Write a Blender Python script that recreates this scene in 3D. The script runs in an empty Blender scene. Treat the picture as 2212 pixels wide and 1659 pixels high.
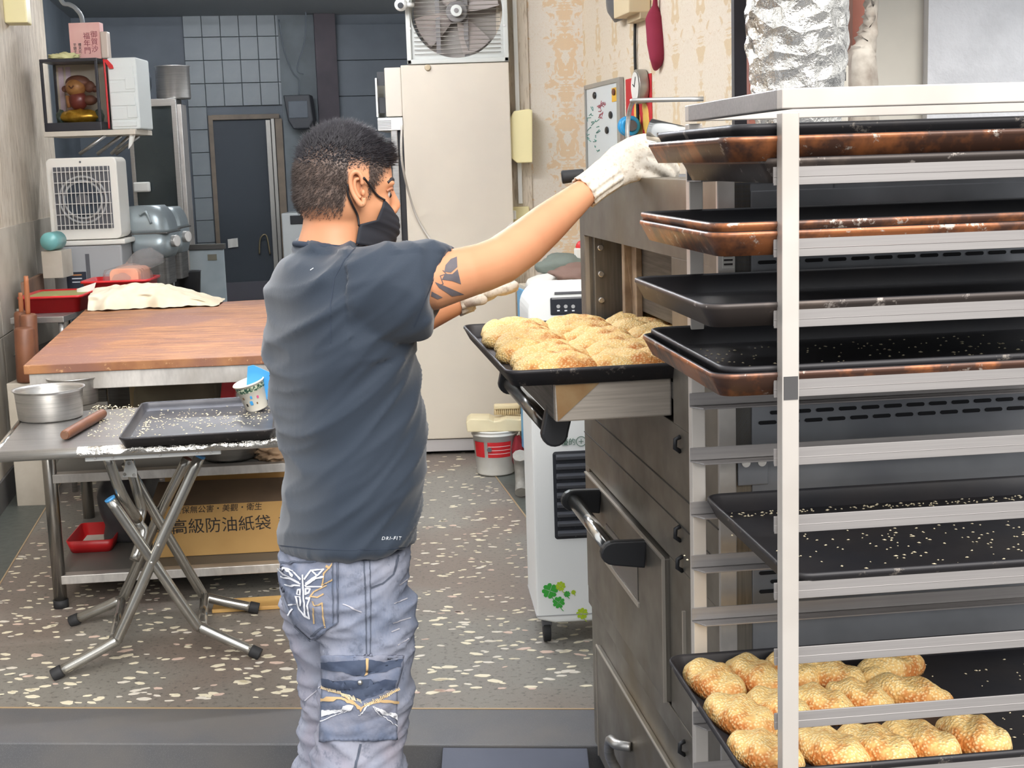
import bpy, bmesh, math, random
from mathutils import Vector, Matrix, noise
from mathutils.bvhtree import BVHTree
random.seed(7)
R=math.radians; PI=math.pi
scene=bpy.context.scene; C=scene.collection
# ---------------------------------------------------------------- camera
H=1.55; FPX=3000.0; TH=math.atan(480/3000); RO=R(1.83)
fw=Vector((0,math.cos(TH),-math.sin(TH))); u0=Vector((0,math.sin(TH),math.cos(TH))); r0=Vector((1,0,0))
cr=r0*math.cos(RO)-u0*math.sin(RO); cu=r0*math.sin(RO)+u0*math.cos(RO)
cam=bpy.data.cameras.new('camera'); camo=bpy.data.objects.new('camera',cam); C.objects.link(camo)
cam.sensor_fit='HORIZONTAL'; cam.sensor_width=36; cam.lens=36*FPX/2212; cam.clip_start=.05; cam.clip_end=200
m=Matrix((cr,cu,-fw)).transposed().to_4x4(); m.translation=(0,0,H); camo.matrix_world=m
scene.camera=camo
# ---------------------------------------------------------------- light
w=bpy.data.worlds.new('sky'); scene.world=w; w.use_nodes=True
nt=w.node_tree; nt.nodes.clear()
wo=nt.nodes.new('ShaderNodeOutputWorld'); bg=nt.nodes.new('ShaderNodeBackground')
tc=nt.nodes.new('ShaderNodeTexCoord'); sx=nt.nodes.new('ShaderNodeSeparateXYZ'); rp=nt.nodes.new('ShaderNodeValToRGB')
rp.color_ramp.elements[0].position=0.0; rp.color_ramp.elements[0].color=(.62,.64,.66,1)
rp.color_ramp.elements[1].position=1.0; rp.color_ramp.elements[1].color=(1.0,1.02,1.05,1)
nt.links.new(tc.outputs['Generated'],sx.inputs[0]); nt.links.new(sx.outputs[2],rp.inputs[0])
nt.links.new(rp.outputs[0],bg.inputs[0]); bg.inputs[1].default_value=.8
nt.links.new(bg.outputs[0],wo.inputs[0])
sun=bpy.data.lights.new('sun','SUN'); sun.energy=1.7; sun.angle=R(35); sun.color=(1,.965,.92)
suno=bpy.data.objects.new('sun',sun); C.objects.link(suno); suno.location=(-4,-4,6)
suno.rotation_euler=Vector((-.22,.80,-.55)).to_track_quat('-Z','Y').to_euler()
scene.view_settings.view_transform='Standard'; scene.view_settings.look='None'
scene.view_settings.gamma=1; scene.view_settings.use_curve_mapping=False
scene.view_settings.exposure=1.12
scene.cycles.adaptive_threshold=.03; scene.cycles.max_bounces=6; scene.cycles.diffuse_bounces=3; scene.cycles.glossy_bounces=3; scene.cycles.transmission_bounces=4; scene.cycles.caustics_reflective=False; scene.cycles.caustics_refractive=False
# ---------------------------------------------------------------- placing helpers
def ray(x,y): return fw+cr*((x-1106)/FPX)-cu*((y-829.5)/FPX)
def W(x,y,D):
    d=ray(x,y); t=D/d.y; return Vector((d.x*t,D,H+d.z*t))
def G(x,y,z=0.0):
    d=ray(x,y); t=(z-H)/d.z; return Vector((d.x*t,d.y*t,z))
def L(px,py,fr,ax,val):
    ox,oy,a=fr; a=R(a); ca,sa=math.cos(a),math.sin(a); d=ray(px,py)
    lo=(-ox*ca-oy*sa,ox*sa-oy*ca,H); ld=(d.x*ca+d.y*sa,-d.x*sa+d.y*ca,d.z)
    t=(val-lo[ax])/ld[ax]; return Vector([o+t*q for o,q in zip(lo,ld)])
def onplane(px,py,p,n):
    d=ray(px,py); o=Vector((0,0,H)); n=Vector(n); t=(Vector(p)-o).dot(n)/d.dot(n); return o+d*t
# ---------------------------------------------------------------- materials
def lin(v): v/=255.; return v/12.92 if v<=.04045 else ((v+.055)/1.055)**2.4
def col(c): return (lin(c[0]),lin(c[1]),lin(c[2]),1)
MATS={}
class NT:
    def __init__(s,name):
        s.m=bpy.data.materials.new(name); s.m.use_nodes=True; s.n=s.m.node_tree.nodes; s.l=s.m.node_tree.links
        s.b=s.n['Principled BSDF']; s._tc=None
    def new(s,t,**k):
        n=s.n.new(t)
        for a,v in k.items(): setattr(n,a,v)
        return n
    def tc(s,out='Object'):
        if not s._tc: s._tc=s.n.new('ShaderNodeTexCoord')
        return s._tc.outputs[out]
    def mapped(s,scale=(1,1,1),rot=(0,0,0),src=None):
        mp=s.n.new('ShaderNodeMapping'); mp.inputs['Scale'].default_value=scale; mp.inputs['Rotation'].default_value=rot
        s.l.new(src or s.tc(),mp.inputs[0]); return mp.outputs[0]
    def noise(s,scale,detail=3,rough=.55,vec=None,dist=0):
        n=s.n.new('ShaderNodeTexNoise'); n.inputs['Scale'].default_value=scale; n.inputs['Detail'].default_value=detail
        n.inputs['Roughness'].default_value=rough; n.inputs['Distortion'].default_value=dist
        s.l.new(vec or s.tc(),n.inputs['Vector']); return n.outputs['Fac']
    def voro(s,scale,vec=None,feature='F1',out='Distance'):
        n=s.n.new('ShaderNodeTexVoronoi'); n.feature=feature; n.inputs['Scale'].default_value=scale
        s.l.new(vec or s.tc(),n.inputs['Vector']); return n.outputs[out]
    def ramp(s,fac,stops):
        n=s.n.new('ShaderNodeValToRGB'); e=n.color_ramp.elements
        while len(e)<len(stops): e.new(.5)
        for q,(p,c) in zip(e,stops): q.position=p; q.color=c if len(c)==4 else col(c)
        s.l.new(fac,n.inputs[0]); return n.outputs[0]
    def mix(s,fac,a,b,mode='MIX'):
        n=s.n.new('ShaderNodeMix'); n.data_type='RGBA'; n.blend_type=mode
        for sock,v in ((n.inputs[0],fac),(n.inputs[6],a),(n.inputs[7],b)):
            if hasattr(v,'links'): s.l.new(v,sock)
            elif isinstance(v,(int,float)): sock.default_value=v
            else: sock.default_value=v if len(v)==4 else col(v)
        return n.outputs[2]
    def math(s,op,a,b=None):
        n=s.n.new('ShaderNodeMath'); n.operation=op
        for i,v in enumerate((a,b)):
            if v is None: continue
            if hasattr(v,'links'): s.l.new(v,n.inputs[i])
            else: n.inputs[i].default_value=v
        return n.outputs[0]
    def bump(s,h,strength=.3,dist=.002):
        n=s.n.new('ShaderNodeBump'); n.inputs['Strength'].default_value=strength; n.inputs['Distance'].default_value=dist
        s.l.new(h,n.inputs['Height']); s.l.new(n.outputs[0],s.b.inputs['Normal'])
    def set(s,base=None,rough=None,metal=None,**k):
        for key,v in [('Base Color',base),('Roughness',rough),('Metallic',metal)]+list(k.items()):
            if v is None: continue
            i=s.b.inputs[key]
            if hasattr(v,'links'): s.l.new(v,i)
            elif isinstance(v,(int,float)): i.default_value=v
            else: i.default_value=v if len(v)==4 else col(v)
        return s.m
def mat(name,c,rough=.5,metal=0,var=None,bump=None,emit=None,**k):
    """var=(scale,other colour,low,high)  bump=(scale,strength,dist)"""
    if name in MATS: return MATS[name]
    t=NT(name); base=c
    if var:
        f=t.ramp(t.noise(var[0],4),[(var[2] if len(var)>2 else .35,(0,0,0,1)),(var[3] if len(var)>3 else .7,(1,1,1,1))])
        base=t.mix(f,c,var[1])
    t.set(base,rough,metal,**k)
    if bump: t.bump(t.noise(bump[0],4),bump[1],bump[2] if len(bump)>2 else .003)
    if emit: t.set(**{'Emission Color':emit[0],'Emission Strength':emit[1]})
    MATS[name]=t.m; return t.m
def brushed(name,c,c2,rough=.35,metal=.9,axis=(1,1,60),stain=None):
    t=NT(name); n=t.noise(6,3,.6,t.mapped(axis)); g=t.noise(2.2,4)
    base=t.mix(t.ramp(n,[(.3,(0,0,0,1)),(.75,(1,1,1,1))]),c,c2)
    if stain: base=t.mix(t.ramp(g,[(.5,(0,0,0,1)),(.72,(1,1,1,1))]),base,stain)
    t.set(base,t.math('ADD',t.math('MULTIPLY',n,.25),rough-.1),metal); t.bump(n,.05,.001); MATS[name]=t.m; return t.m
steel=brushed('stainless_steel',(196,194,190),(165,163,160),.34,.85,(1,1,40))
steel_pale=brushed('pale_aluminium',(214,210,204),(180,176,172),.38,.7,(2,60,2),(158,150,140))
oven_steel=brushed('oven_steel',(150,144,134),(116,110,101),.40,.72,(30,1,1.2),(128,116,96))
oven_side=brushed('oven_side_panel',(150,152,156),(126,128,132),.45,.55,(1,1,1),(112,114,120))
dark_steel=brushed('dark_steel',(104,102,98),(78,76,74),.45,.6,(1,1,30))
chrome=mat('chrome',(205,204,200),.16,1)
black_plastic=mat('black_plastic',(38,39,42),.42)
black_rubber=mat('black_rubber',(34,34,36),.7)
white_plastic=mat('white_plastic',(240,241,238),.35)
cream_plastic=mat('cream_plastic',(236,224,170),.45)
grey_plastic=mat('grey_plastic',(168,168,168),.5)
dark_grey=mat('dark_grey_plastic',(92,92,96),.5)
red_plastic=mat('red_plastic',(206,40,44),.35)
blue_plastic=mat('blue_plastic',(72,158,222),.4)
green_leaf=mat('clover_green',(60,170,60),.5)
lime=mat('clover_lime',(178,206,40),.5)
rivet=mat('rivet_metal',(215,212,206),.25,.9)
ink=mat('printed_ink',(52,46,44),.7)
white_ink=mat('white_print',(222,226,230),.6)
redink=mat('red_print',(200,34,40),.6)
cardboard=mat('cardboard',(222,178,112),.8,var=(3,(205,160,98)),bump=(60,.08))
cardboard_dark=mat('cardboard_flap',(140,116,92),.85,var=(4,(116,96,78)))
paper_white=mat('white_paper',(238,236,228),.8)
styro=mat('white_foam',(232,236,232),.75,bump=(90,.2,.002))
glass_clear=NT('clear_glass').set((1,1,1,1),.03,0,**{'Transmission Weight':1.0,'IOR':1.02,'Alpha':.25}); MATS['glass_clear']=glass_clear
film=NT('plastic_film').set((240,240,240),.12,0,**{'Transmission Weight':.7,'IOR':1.05,'Alpha':.45}); MATS['film']=film
# ---------------------------------------------------------------- mesh helpers
def frame_z(p0,p1):
    d=(Vector(p1)-Vector(p0)); q=d.to_track_quat('Z','Y').to_matrix(); return q,d.length
class MB:
    def __init__(s): s.v=[]; s.f=[]; s.sm=[]
    def add(s,vs,fs,smooth=False,mx=None):
        o=len(s.v); s.v+= [tuple(mx@Vector(p)) if mx else tuple(p) for p in vs]
        s.f+=[tuple(i+o for i in f) for f in fs]; s.sm+=[smooth]*len(fs); return s
    def box(s,x0,x1,y0,y1,z0,z1,mx=None):
        vs=[(x,y,z) for z in (z0,z1) for y in (y0,y1) for x in (x0,x1)]
        return s.add(vs,[(0,2,3,1),(4,5,7,6),(0,1,5,4),(1,3,7,5),(3,2,6,7),(2,0,4,6)],False,mx)
    def quadprism(s,pts,z0,z1):
        """pts: footprint polygon (x,y) counter-clockwise; z0/z1 numbers"""
        n=len(pts); vs=[(p[0],p[1],z0) for p in pts]+[(p[0],p[1],z1) for p in pts]
        fs=[tuple(range(n-1,-1,-1)),tuple(range(n,2*n))]+[(i,(i+1)%n,n+(i+1)%n,n+i) for i in range(n)]
        return s.add(vs,fs)
    def prism(s,poly,t0,t1,mx=None):
        n=len(poly); vs=[(p[0],p[1],t0) for p in poly]+[(p[0],p[1],t1) for p in poly]
        fs=[tuple(range(n-1,-1,-1)),tuple(range(n,2*n))]+[(i,(i+1)%n,n+(i+1)%n,n+i) for i in range(n)]
        return s.add(vs,fs,False,mx)
    def cyl(s,p0,p1,r,seg=16,r2=None,caps=True):
        q,l=frame_z(p0,p1); r2=r if r2 is None else r2; p0=Vector(p0); vs=[]
        for z,rr in ((0,r),(l,r2)):
            for i in range(seg):
                a=2*PI*i/seg; vs.append(p0+q@Vector((rr*math.cos(a),rr*math.sin(a),z)))
        o=len(s.v); s.v+=[tuple(p) for p in vs]
        for i in range(seg):
            j=(i+1)%seg; s.f.append((o+i,o+j,o+seg+j,o+seg+i)); s.sm.append(True)
        if caps:
            s.f.append(tuple(o+i for i in range(seg-1,-1,-1))); s.f.append(tuple(o+seg+i for i in range(seg))); s.sm+=[False,False]
        return s
    def lathe(s,prof,seg=32,c=(0,0,0),mx=None):
        vs=[];fs=[];n=len(prof); c=Vector(c)
        for r,z in prof:
            for i in range(seg):
                a=2*PI*i/seg; p=Vector((r*math.cos(a),r*math.sin(a),z)); vs.append((mx@p if mx else p)+c)
        for k in range(n-1):
            for i in range(seg):
                j=(i+1)%seg; fs.append((k*seg+i,k*seg+j,(k+1)*seg+j,(k+1)*seg+i))
        return s.add(vs,fs,True)
    def tube(s,pts,r,seg=10,sub=0,caps=True):
        P=[Vector(p) for p in pts]; rs=r if isinstance(r,(list,tuple)) else [r]*len(P)
        if sub:
            Q=[];RS=[];n=len(P)
            for i in range(n-1):
                a=P[max(i-1,0)];b=P[i];c=P[i+1];d=P[min(i+2,n-1)]
                for k in range(sub):
                    t=k/sub; Q.append(.5*((2*b)+(c-a)*t+(2*a-5*b+4*c-d)*t*t+(3*b-a-3*c+d)*t**3)); RS.append(rs[i]*(1-t)+rs[i+1]*t)
            Q.append(P[-1]); RS.append(rs[-1]); P,rs=Q,RS
        n=len(P); T=[(P[min(i+1,n-1)]-P[max(i-1,0)]).normalized() for i in range(n)]
        ref=Vector((0,0,1)) if abs(T[0].z)<.9 else Vector((1,0,0)); u=(ref-T[0]*ref.dot(T[0])).normalized(); vs=[]
        for i in range(n):
            u=(u-T[i]*u.dot(T[i])).normalized(); b=T[i].cross(u)
            k=1.0
            if 0<i<n-1:
                cs=max(.5,(P[i]-P[i-1]).normalized().dot(T[i])); k=1/cs
            for j in range(seg):
                a=2*PI*j/seg; vs.append(P[i]+(u*math.cos(a)+b*math.sin(a))*rs[i])
        fs=[(i*seg+j,i*seg+(j+1)%seg,(i+1)*seg+(j+1)%seg,(i+1)*seg+j) for i in range(n-1) for j in range(seg)]
        s.add(vs,fs,True)
        if caps:
            o=len(s.v)-len(vs); s.f.append(tuple(o+j for j in range(seg-1,-1,-1))); s.f.append(tuple(o+(n-1)*seg+j for j in range(seg))); s.sm+=[False,False]
        return s
    def ball(s,c,r,u=12,v=8,mx=None):
        r=r if isinstance(r,(list,tuple)) else (r,r,r); c=Vector(c); vs=[];fs=[]
        for i in range(v+1):
            th=PI*i/v
            for j in range(u):
                a=2*PI*j/u; p=Vector((r[0]*math.sin(th)*math.cos(a),r[1]*math.sin(th)*math.sin(a),r[2]*math.cos(th)))
                vs.append(c+(mx@p if mx else p))
        for i in range(v):
            for j in range(u):
                k=(j+1)%u; fs.append((i*u+j,(i+1)*u+j,(i+1)*u+k,i*u+k))
        return s.add(vs,fs,True)
    def rings(s,R_,cap=True):
        n=len(R_[0]); vs=[p for r in R_ for p in r]
        fs=[(i*n+j,i*n+(j+1)%n,(i+1)*n+(j+1)%n,(i+1)*n+j) for i in range(len(R_)-1) for j in range(n)]
        if cap: fs+= [tuple(range(n-1,-1,-1)),tuple((len(R_)-1)*n+j for j in range(n))]
        return s.add(vs,fs,True)
    def grid(s,nu,nv,fn,smooth=True):
        vs=[fn(i/nu,j/nv) for j in range(nv+1) for i in range(nu+1)]; k=nu+1
        return s.add(vs,[(j*k+i,j*k+i+1,(j+1)*k+i+1,(j+1)*k+i) for j in range(nv) for i in range(nu)],smooth)
    def mesh(s,name,mt=None,bevel=0,seg=2,weld=True):
        me=bpy.data.meshes.new(name); me.from_pydata(s.v,[],s.f); me.polygons.foreach_set('use_smooth',s.sm)
        bm=bmesh.new(); bm.from_mesh(me)
        if weld: bmesh.ops.remove_doubles(bm,verts=bm.verts,dist=1e-6)
        bmesh.ops.recalc_face_normals(bm,faces=bm.faces)
        if bevel:
            e=[x for x in bm.edges if len(x.link_faces)==2 and x.calc_face_angle(0)>R(35)]
            bmesh.ops.bevel(bm,geom=e,offset=bevel,segments=seg,affect='EDGES',clamp_overlap=True,profile=.6)
        bm.to_mesh(me); bm.free()
        if mt: me.materials.append(mt)
        return me
    def build(s,name,mt,parent=None,bevel=0,seg=2,label=None,cat=None,group=None,kind=None,loc=None,rz=None):
        return link(name,s.mesh(name,mt,bevel,seg),parent,label,cat,group,kind,loc,rz)
def link(name,me,parent=None,label=None,cat=None,group=None,kind=None,loc=None,rz=None):
    o=bpy.data.objects.new(name,me); C.objects.link(o)
    if parent: o.parent=parent
    if loc is not None: o.location=loc
    if rz is not None: o.rotation_euler=(0,0,rz)
    return tag(o,label,cat,group,kind)
def tag(o,label=None,cat=None,group=None,kind=None):
    if label: o['label']=label
    if cat: o['category']=cat
    if group: o['group']=group
    if kind: o['kind']=kind
    return o
def thing(name,label,cat,loc=(0,0,0),rz=0,group=None,kind=None):
    o=bpy.data.objects.new(name,None); C.objects.link(o); o.empty_display_size=.05
    o.location=loc; o.rotation_euler=(0,0,rz); return tag(o,label,cat,group,kind)
def clone(o,parent=None,loc=None,rot=None,label=None):
    c=o.copy(); C.objects.link(c)
    if parent is not None: c.parent=parent
    if loc is not None: c.location=loc
    if rot is not None: c.rotation_euler=rot
    if label: c['label']=label
    return c
def B(x0,x1,y0,y1,z0,z1): return MB().box(x0,x1,y0,y1,z0,z1)
def rrect(w,h,r,seg=5,cx=0,cy=0):
    out=[]
    for sx_,sy_,a0 in ((1,1,0),(-1,1,90),(-1,-1,180),(1,-1,270)):
        for k in range(seg+1):
            a=R(a0+90*k/seg); out.append((cx+sx_*(w/2-r)+r*math.cos(a),cy+sy_*(h/2-r)+r*math.sin(a)))
    return out
def lettering(s,size,mx,mt,parent,name='lettering',extrude=.0004,shear=0,align='CENTER',spacing=1.0):
    cv=bpy.data.curves.new('txt','FONT'); cv.body=s; cv.size=size; cv.extrude=extrude; cv.resolution_u=2; cv.align_x=align; cv.align_y='CENTER'; cv.shear=shear; cv.space_character=spacing
    t=bpy.data.objects.new('txt',cv); C.objects.link(t); bpy.context.view_layer.update()
    me=bpy.data.meshes.new_from_object(t.evaluated_get(bpy.context.evaluated_depsgraph_get()))
    bpy.data.objects.remove(t); bpy.data.curves.remove(cv)
    me.transform(mx); me.materials.clear(); me.materials.append(mt); me.name=name
    return link(name,me,parent)
def face_mx(o,right,up):
    """matrix that lays text (x right, y up) on a face at o"""
    r=Vector(right).normalized(); u=Vector(up).normalized(); n=r.cross(u); m=Matrix((r,u,n)).transposed().to_4x4(); m.translation=Vector(o); return m
# ================================================================ SETTING
def structure(name,mb,mt,parent=None,label=None,bevel=0):
    return mb.build(name,mt,parent,bevel,label=label,kind=None if parent else 'structure')
WLs=-.1815
def wlx(D,off=0): return -2.436+off+WLs*(D-6.394)          # left wall line
def fe(x,off=0): return 3.918-.088*(x+1.546)+off            # front edge of the shop floor
t=NT('terrazzo_base'); base=t.mix(t.ramp(t.noise(1.3,2),[(.42,(0,0,0,1)),(.58,(1,1,1,1))]),(130,126,118),(124,112,103))
sp=t.ramp(t.voro(150),[(.12,(1,1,1,1)),(.2,(0,0,0,1))]); base=t.mix(t.math('MULTIPLY',sp,t.noise(40,2)),base,(176,168,152))
base=t.mix(t.ramp(t.noise(60,3),[(.55,(0,0,0,1)),(.7,(1,1,1,1))]),base,(88,84,80)); terrazzo=t.set(base,.42,0)
t=NT('granite_black'); base=t.mix(t.ramp(t.voro(420),[(.1,(1,1,1,1)),(.22,(0,0,0,1))]),(88,88,90),(150,150,150)); base=t.mix(t.ramp(t.noise(3,4),[(.4,(0,0,0,1)),(.7,(1,1,1,1))]),base,(104,100,96)); granite=t.set(base,.5)
t=NT('street_asphalt'); base=t.mix(t.ramp(t.voro(300),[(.1,(1,1,1,1)),(.25,(0,0,0,1))]),(62,62,64),(120,120,122)); street=t.set(base,.75); t.bump(t.noise(200,3),.4,.004)
brass=mat('brass_strip',(206,178,140),.4,.5)
fl=structure('floor',MB().quadprism([(wlx(3.9),fe(wlx(3.9))),(3.2,fe(3.2)),(3.2,12.6),(wlx(12.6)-.1,12.6)],-.06,0),terrazzo,label='dark terrazzo shop floor with pale stone chips')
structure('trim_1',MB().quadprism([(wlx(3.4),fe(wlx(3.4),-.25)),(3.2,fe(3.2,-.25)),(3.2,fe(3.2)),(wlx(3.9),fe(wlx(3.9)))],-.10,.001),granite,label='black granite strip along the front step',bevel=.004)
structure('trim_2',MB().quadprism([(wlx(3.9),fe(wlx(3.9))),(3.2,fe(3.2)),(3.2,fe(3.2,.006)),(wlx(3.9),fe(wlx(3.9),.006))],-.01,.002),brass,label='thin brass strip between terrazzo and granite')
bl=lambda D,o=0:(wlx(D,.21+o),D)
structure('trim_3',MB().quadprism([(wlx(4.0),4.0),bl(4.0),bl(9.2),(wlx(9.2),9.2)],-.01,.0015),mat('green_border',(92,96,90),.45,var=(30,(78,80,76))),label='plain dark border strip beside left wall')
structure('trim_4',MB().quadprism([bl(4.0),bl(4.0,.006),bl(9.2,.006),bl(9.2)],-.01,.0025),brass,label='thin brass strip along left border')
def br(D,o=0): return (-.11-.171*(D-6.858)+o,D)
structure('trim_5',MB().quadprism([br(4.4),br(4.4,.8),br(7.4,.8),br(7.4)],-.01,.0015),MATS['green_border'],label='plain dark border strip beside lockers')
structure('trim_6',MB().quadprism([br(4.4,-.003),br(4.4,.003),br(7.4,.003),br(7.4,-.003)],-.01,.0025),brass,label='thin brass strip along right border')
structure('ground',MB().quadprism([(-30,-30),(30,-30),(30,3.75),(-30,3.75)],-.16,-.10),street,label='dark rough pavement in front of the step')
# stone chips of the terrazzo
chipm=[mat('chip_ivory',(232,222,196),.4),mat('chip_pale',(222,214,200),.4),mat('chip_pink',(214,188,172),.4)]
rng=random.Random(3); shapes=[]
for k in range(9):
    n=rng.randint(5,7); e=rng.uniform(.35,.7); pts=[]
    for i in range(n):
        a=2*PI*(i+rng.uniform(-.25,.25))/n; r=rng.uniform(.75,1.1); pts.append((r*math.cos(a),e*r*math.sin(a)))
    shapes.append(pts)
chipme=[[MB().prism(p,-.004,.0012).mesh('stone_chip',c) for p in shapes] for c in chipm]
spots=[]
for _ in range(6500):
    D=3.93+4.2*rng.random()**1.15; x=rng.uniform(-2.3,.5)
    if x<bl(D)[0]+.01 or x>br(D)[0]-.01 or D<fe(x,.02): continue
    s=rng.choice((.007,.009,.011,.013,.017))*(1.25 if D<4.4 else 1)
    if any((x-a)**2+(D-b)**2<(.7*(s+c))**2 for a,b,c,_q in spots[-260:]): continue
    spots.append((x,D,s,rng.random()))
    if len(spots)>=1900: break
spots.sort(key=lambda q:q[1]); rest=[MB(),MB(),MB()]; n_chip=0
for x,D,s,q in spots:
    ci=0 if q<.6 else (1 if q<.88 else 2); k=rng.randrange(9); a=rng.uniform(-.5,.5)+(PI if rng.random()<.5 else 0)
    if n_chip<300 and s>.010:
        o=link('stone_chip',chipme[ci][k],fl,loc=(x,D,0),rz=a); o.scale=(s*1.25,s,1); n_chip+=1
    else:
        mx=Matrix.Translation((x,D,0))@Matrix.Rotation(a,4,'Z')@Matrix.Diagonal((s*1.25,s,.6,1)); rest[ci].prism(shapes[k],-.004,.0012,mx)
for i,r_ in enumerate(rest):
    r_.build('stone_chip_spread',chipm[i],fl,kind='stuff')
# left wall: streaky wallpaper above, grey stone below
t=NT('streaky_wallpaper'); n1=t.noise(14,4,.6,t.mapped((1,1,.10))); n2=t.noise(60,3,.7,t.mapped((1,1,.14)))
base=t.mix(t.ramp(n1,[(.35,(0,0,0,1)),(.68,(1,1,1,1))]),(226,214,196),(202,190,172)); base=t.mix(t.ramp(n2,[(.5,(0,0,0,1)),(.66,(1,1,1,1))]),base,(176,160,138))
wallp=t.set(base,.75); t.bump(n2,.2,.002)
def wquad(D0,D1,z0,z1,o0,o1):
    return MB().quadprism([(wlx(D0,o0),D0),(wlx(D0,o1),D0),(wlx(D1,o1),D1),(wlx(D1,o0),D1)],z0,z1)
wl=structure('wall_left',wquad(3.7,9.3,0,2.83,-.15,0),wallp,label='left wall with streaky beige wallpaper')
lowst=mat('low_stone',(204,195,180),.6,var=(5,(180,170,154)),bump=(20,.1))
for k in range(9):
    a=3.72+k*.62; structure('panel',wquad(a,a+.615,.78,1.30,-.02,.012),lowst,wl,bevel=.002)
    structure('panel',wquad(a,a+.615,.14,.775,-.02,.012),lowst,wl,bevel=.002)
structure('baseboard_left',wquad(3.72,9.3,0,.14,-.02,.022),granite,label='black granite skirting along the left wall',bevel=.003)
dark_tile=mat('slate_tile',(136,144,147),.45,var=(3,(120,128,133)))
dark_wall=mat('dark_kitchen_wall',(106,114,122),.6,var=(2,(90,98,106)))
structure('wall_left_kitchen',wquad(9.3,12.7,0,2.83,-.5,-.12),dark_wall,label='dark kitchen wall beyond the shelf')
# back wall, tiled, with a door
p=W(535,258,12.0); bk=(p.x,12.0,10.4)
wb=thing('wall_back','dark slate-tiled back wall with a door','wall',(p.x,12.0,0),R(10.4),kind='structure'); del wb['category']
BL=lambda x,y:L(x,y,bk,1,0)
def bkbox(x0,y0,x1,y1,d0,d1):
    a=BL(x0,y0); b=BL(x1,y1); return MB().box(a.x,b.x,d0,d1,b.z,a.z)
MB().box(-1.8,3.3,.02,.15,0,2.9).build('wall_core',dark_wall,wb)
tile_me=B(0,.148,-.012,.03,0,.186).mesh('tile',dark_tile,.003)
x_d0=BL(468,400).x; x_d1=BL(604,400).x; ztop=BL(535,258).z
for i in range(8):
    for j in range(15):
        x=BL(404,170).x+i*.152-.005; z=j*.190
        if z>2.75: continue
        if x+.148>x_d0-.01 and z<ztop-.05: continue
        if x>x_d1+.06: continue
        link('tile',tile_me,wb,loc=(x,0,z))
MB().box(x_d1+.06,BL(690,300).x,-.02,.03,0,2.83).build('plaster_panel',mat('grey_plaster',(124,132,136),.8,var=(4,(108,114,118))),wb)
for k in range(9):
    MB().box(BL(735,300).x,BL(900,300).x,-.02,.03,.05+k*.3,.345+k*.3).build('tile',dark_wall,wb,.003)
MB().box(BL(690,300).x,BL(735,300).x,-.10,.03,0,2.83).build('column',mat('brown_column',(86,78,84),.7,var=(3,(70,66,72))),wb,.004)
dr=thing('door_1','dark glazed back door in a wooden frame','door',wb.matrix_world.translation,0,kind='structure'); dr.location=(p.x,12.0,0); dr.rotation_euler=(0,0,R(10.4)); del dr['category']
fm=mat('door_frame_wood',(132,118,100),.55,var=(8,(110,98,84)))
MB().box(x_d0-.035,x_d0,-.04,.02,0,ztop+.04).box(x_d0,x_d1+.03,-.04,.02,ztop,ztop+.04).box(x_d1-.01,x_d1+.05,-.04,.02,0,ztop).build('door_frame',fm,dr,.003)
MB().box(x_d1-.09,x_d1-.05,-.07,-.03,0,ztop-.01).box(x_d1-.045,x_d1-.015,-.05,-.02,0,ztop).build('door_jamb',mat('aluminium_dull',(150,148,142),.4,.5),dr,.003)
MB().box(x_d0,x_d1-.01,-.005,.018,.55,ztop).build('door_glass',mat('dark_glass',(54,62,70),.6),dr)
MB().box(x_d0+.005,x_d1-.10,-.02,.015,.02,.60).build('kick_panel',mat('dark_panel',(84,82,90),.5),dr,.003)
MB().tube([BL(560,548)+Vector((0,-.05,0)),BL(562,515)+Vector((0,-.06,0)),BL(575,508)+Vector((0,-.06,0)),BL(583,548)+Vector((0,-.05,0))],.007,8,5).build('door_handle',mat('dull_brass',(150,138,110),.4,.6),dr)
q=BL(500,525); MB().grid(6,6,lambda u,v:(q.x-.03+.085*u,-.035-.006*math.sin(u*9),q.z-.04+.075*v+.008*u)).build('notice',paper_white,dr)
# ceiling
structure('ceiling',MB().quadprism([(wlx(3.7)-.2,3.7),(3.3,3.7),(3.3,12.7),(wlx(12.7)-.6,12.7)],2.83,2.95),mat('ceiling_paint',(150,156,160),.8),label='plain grey ceiling of the shop')
# tube lamps added out of view to brighten the shop and kitchen
for k,(x,D) in enumerate(((-1.25,4.7),(-1.3,6.3),(-.75,5.5),(-1.9,9.6))):
    lt=thing('added_fill_light','added unseen tube lamp under the ceiling, %s'%('above the folding table','above the wooden worktable','above the walkway','in the kitchen beyond the fridge')[k],'lamp',(x,D,2.83),R(10),'added fill tube lamps')
    MB().box(-.62,.62,-.05,.05,-.03,0).build('fill_lamp_body',white_plastic,lt,.004)
    MB().cyl((-.59,0,-.05),(.59,0,-.05),.014,12).build('fill_lamp_tube',mat('fill_lamp_glow',(255,255,255),.4,emit=((245,248,255),78)),lt)
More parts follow.
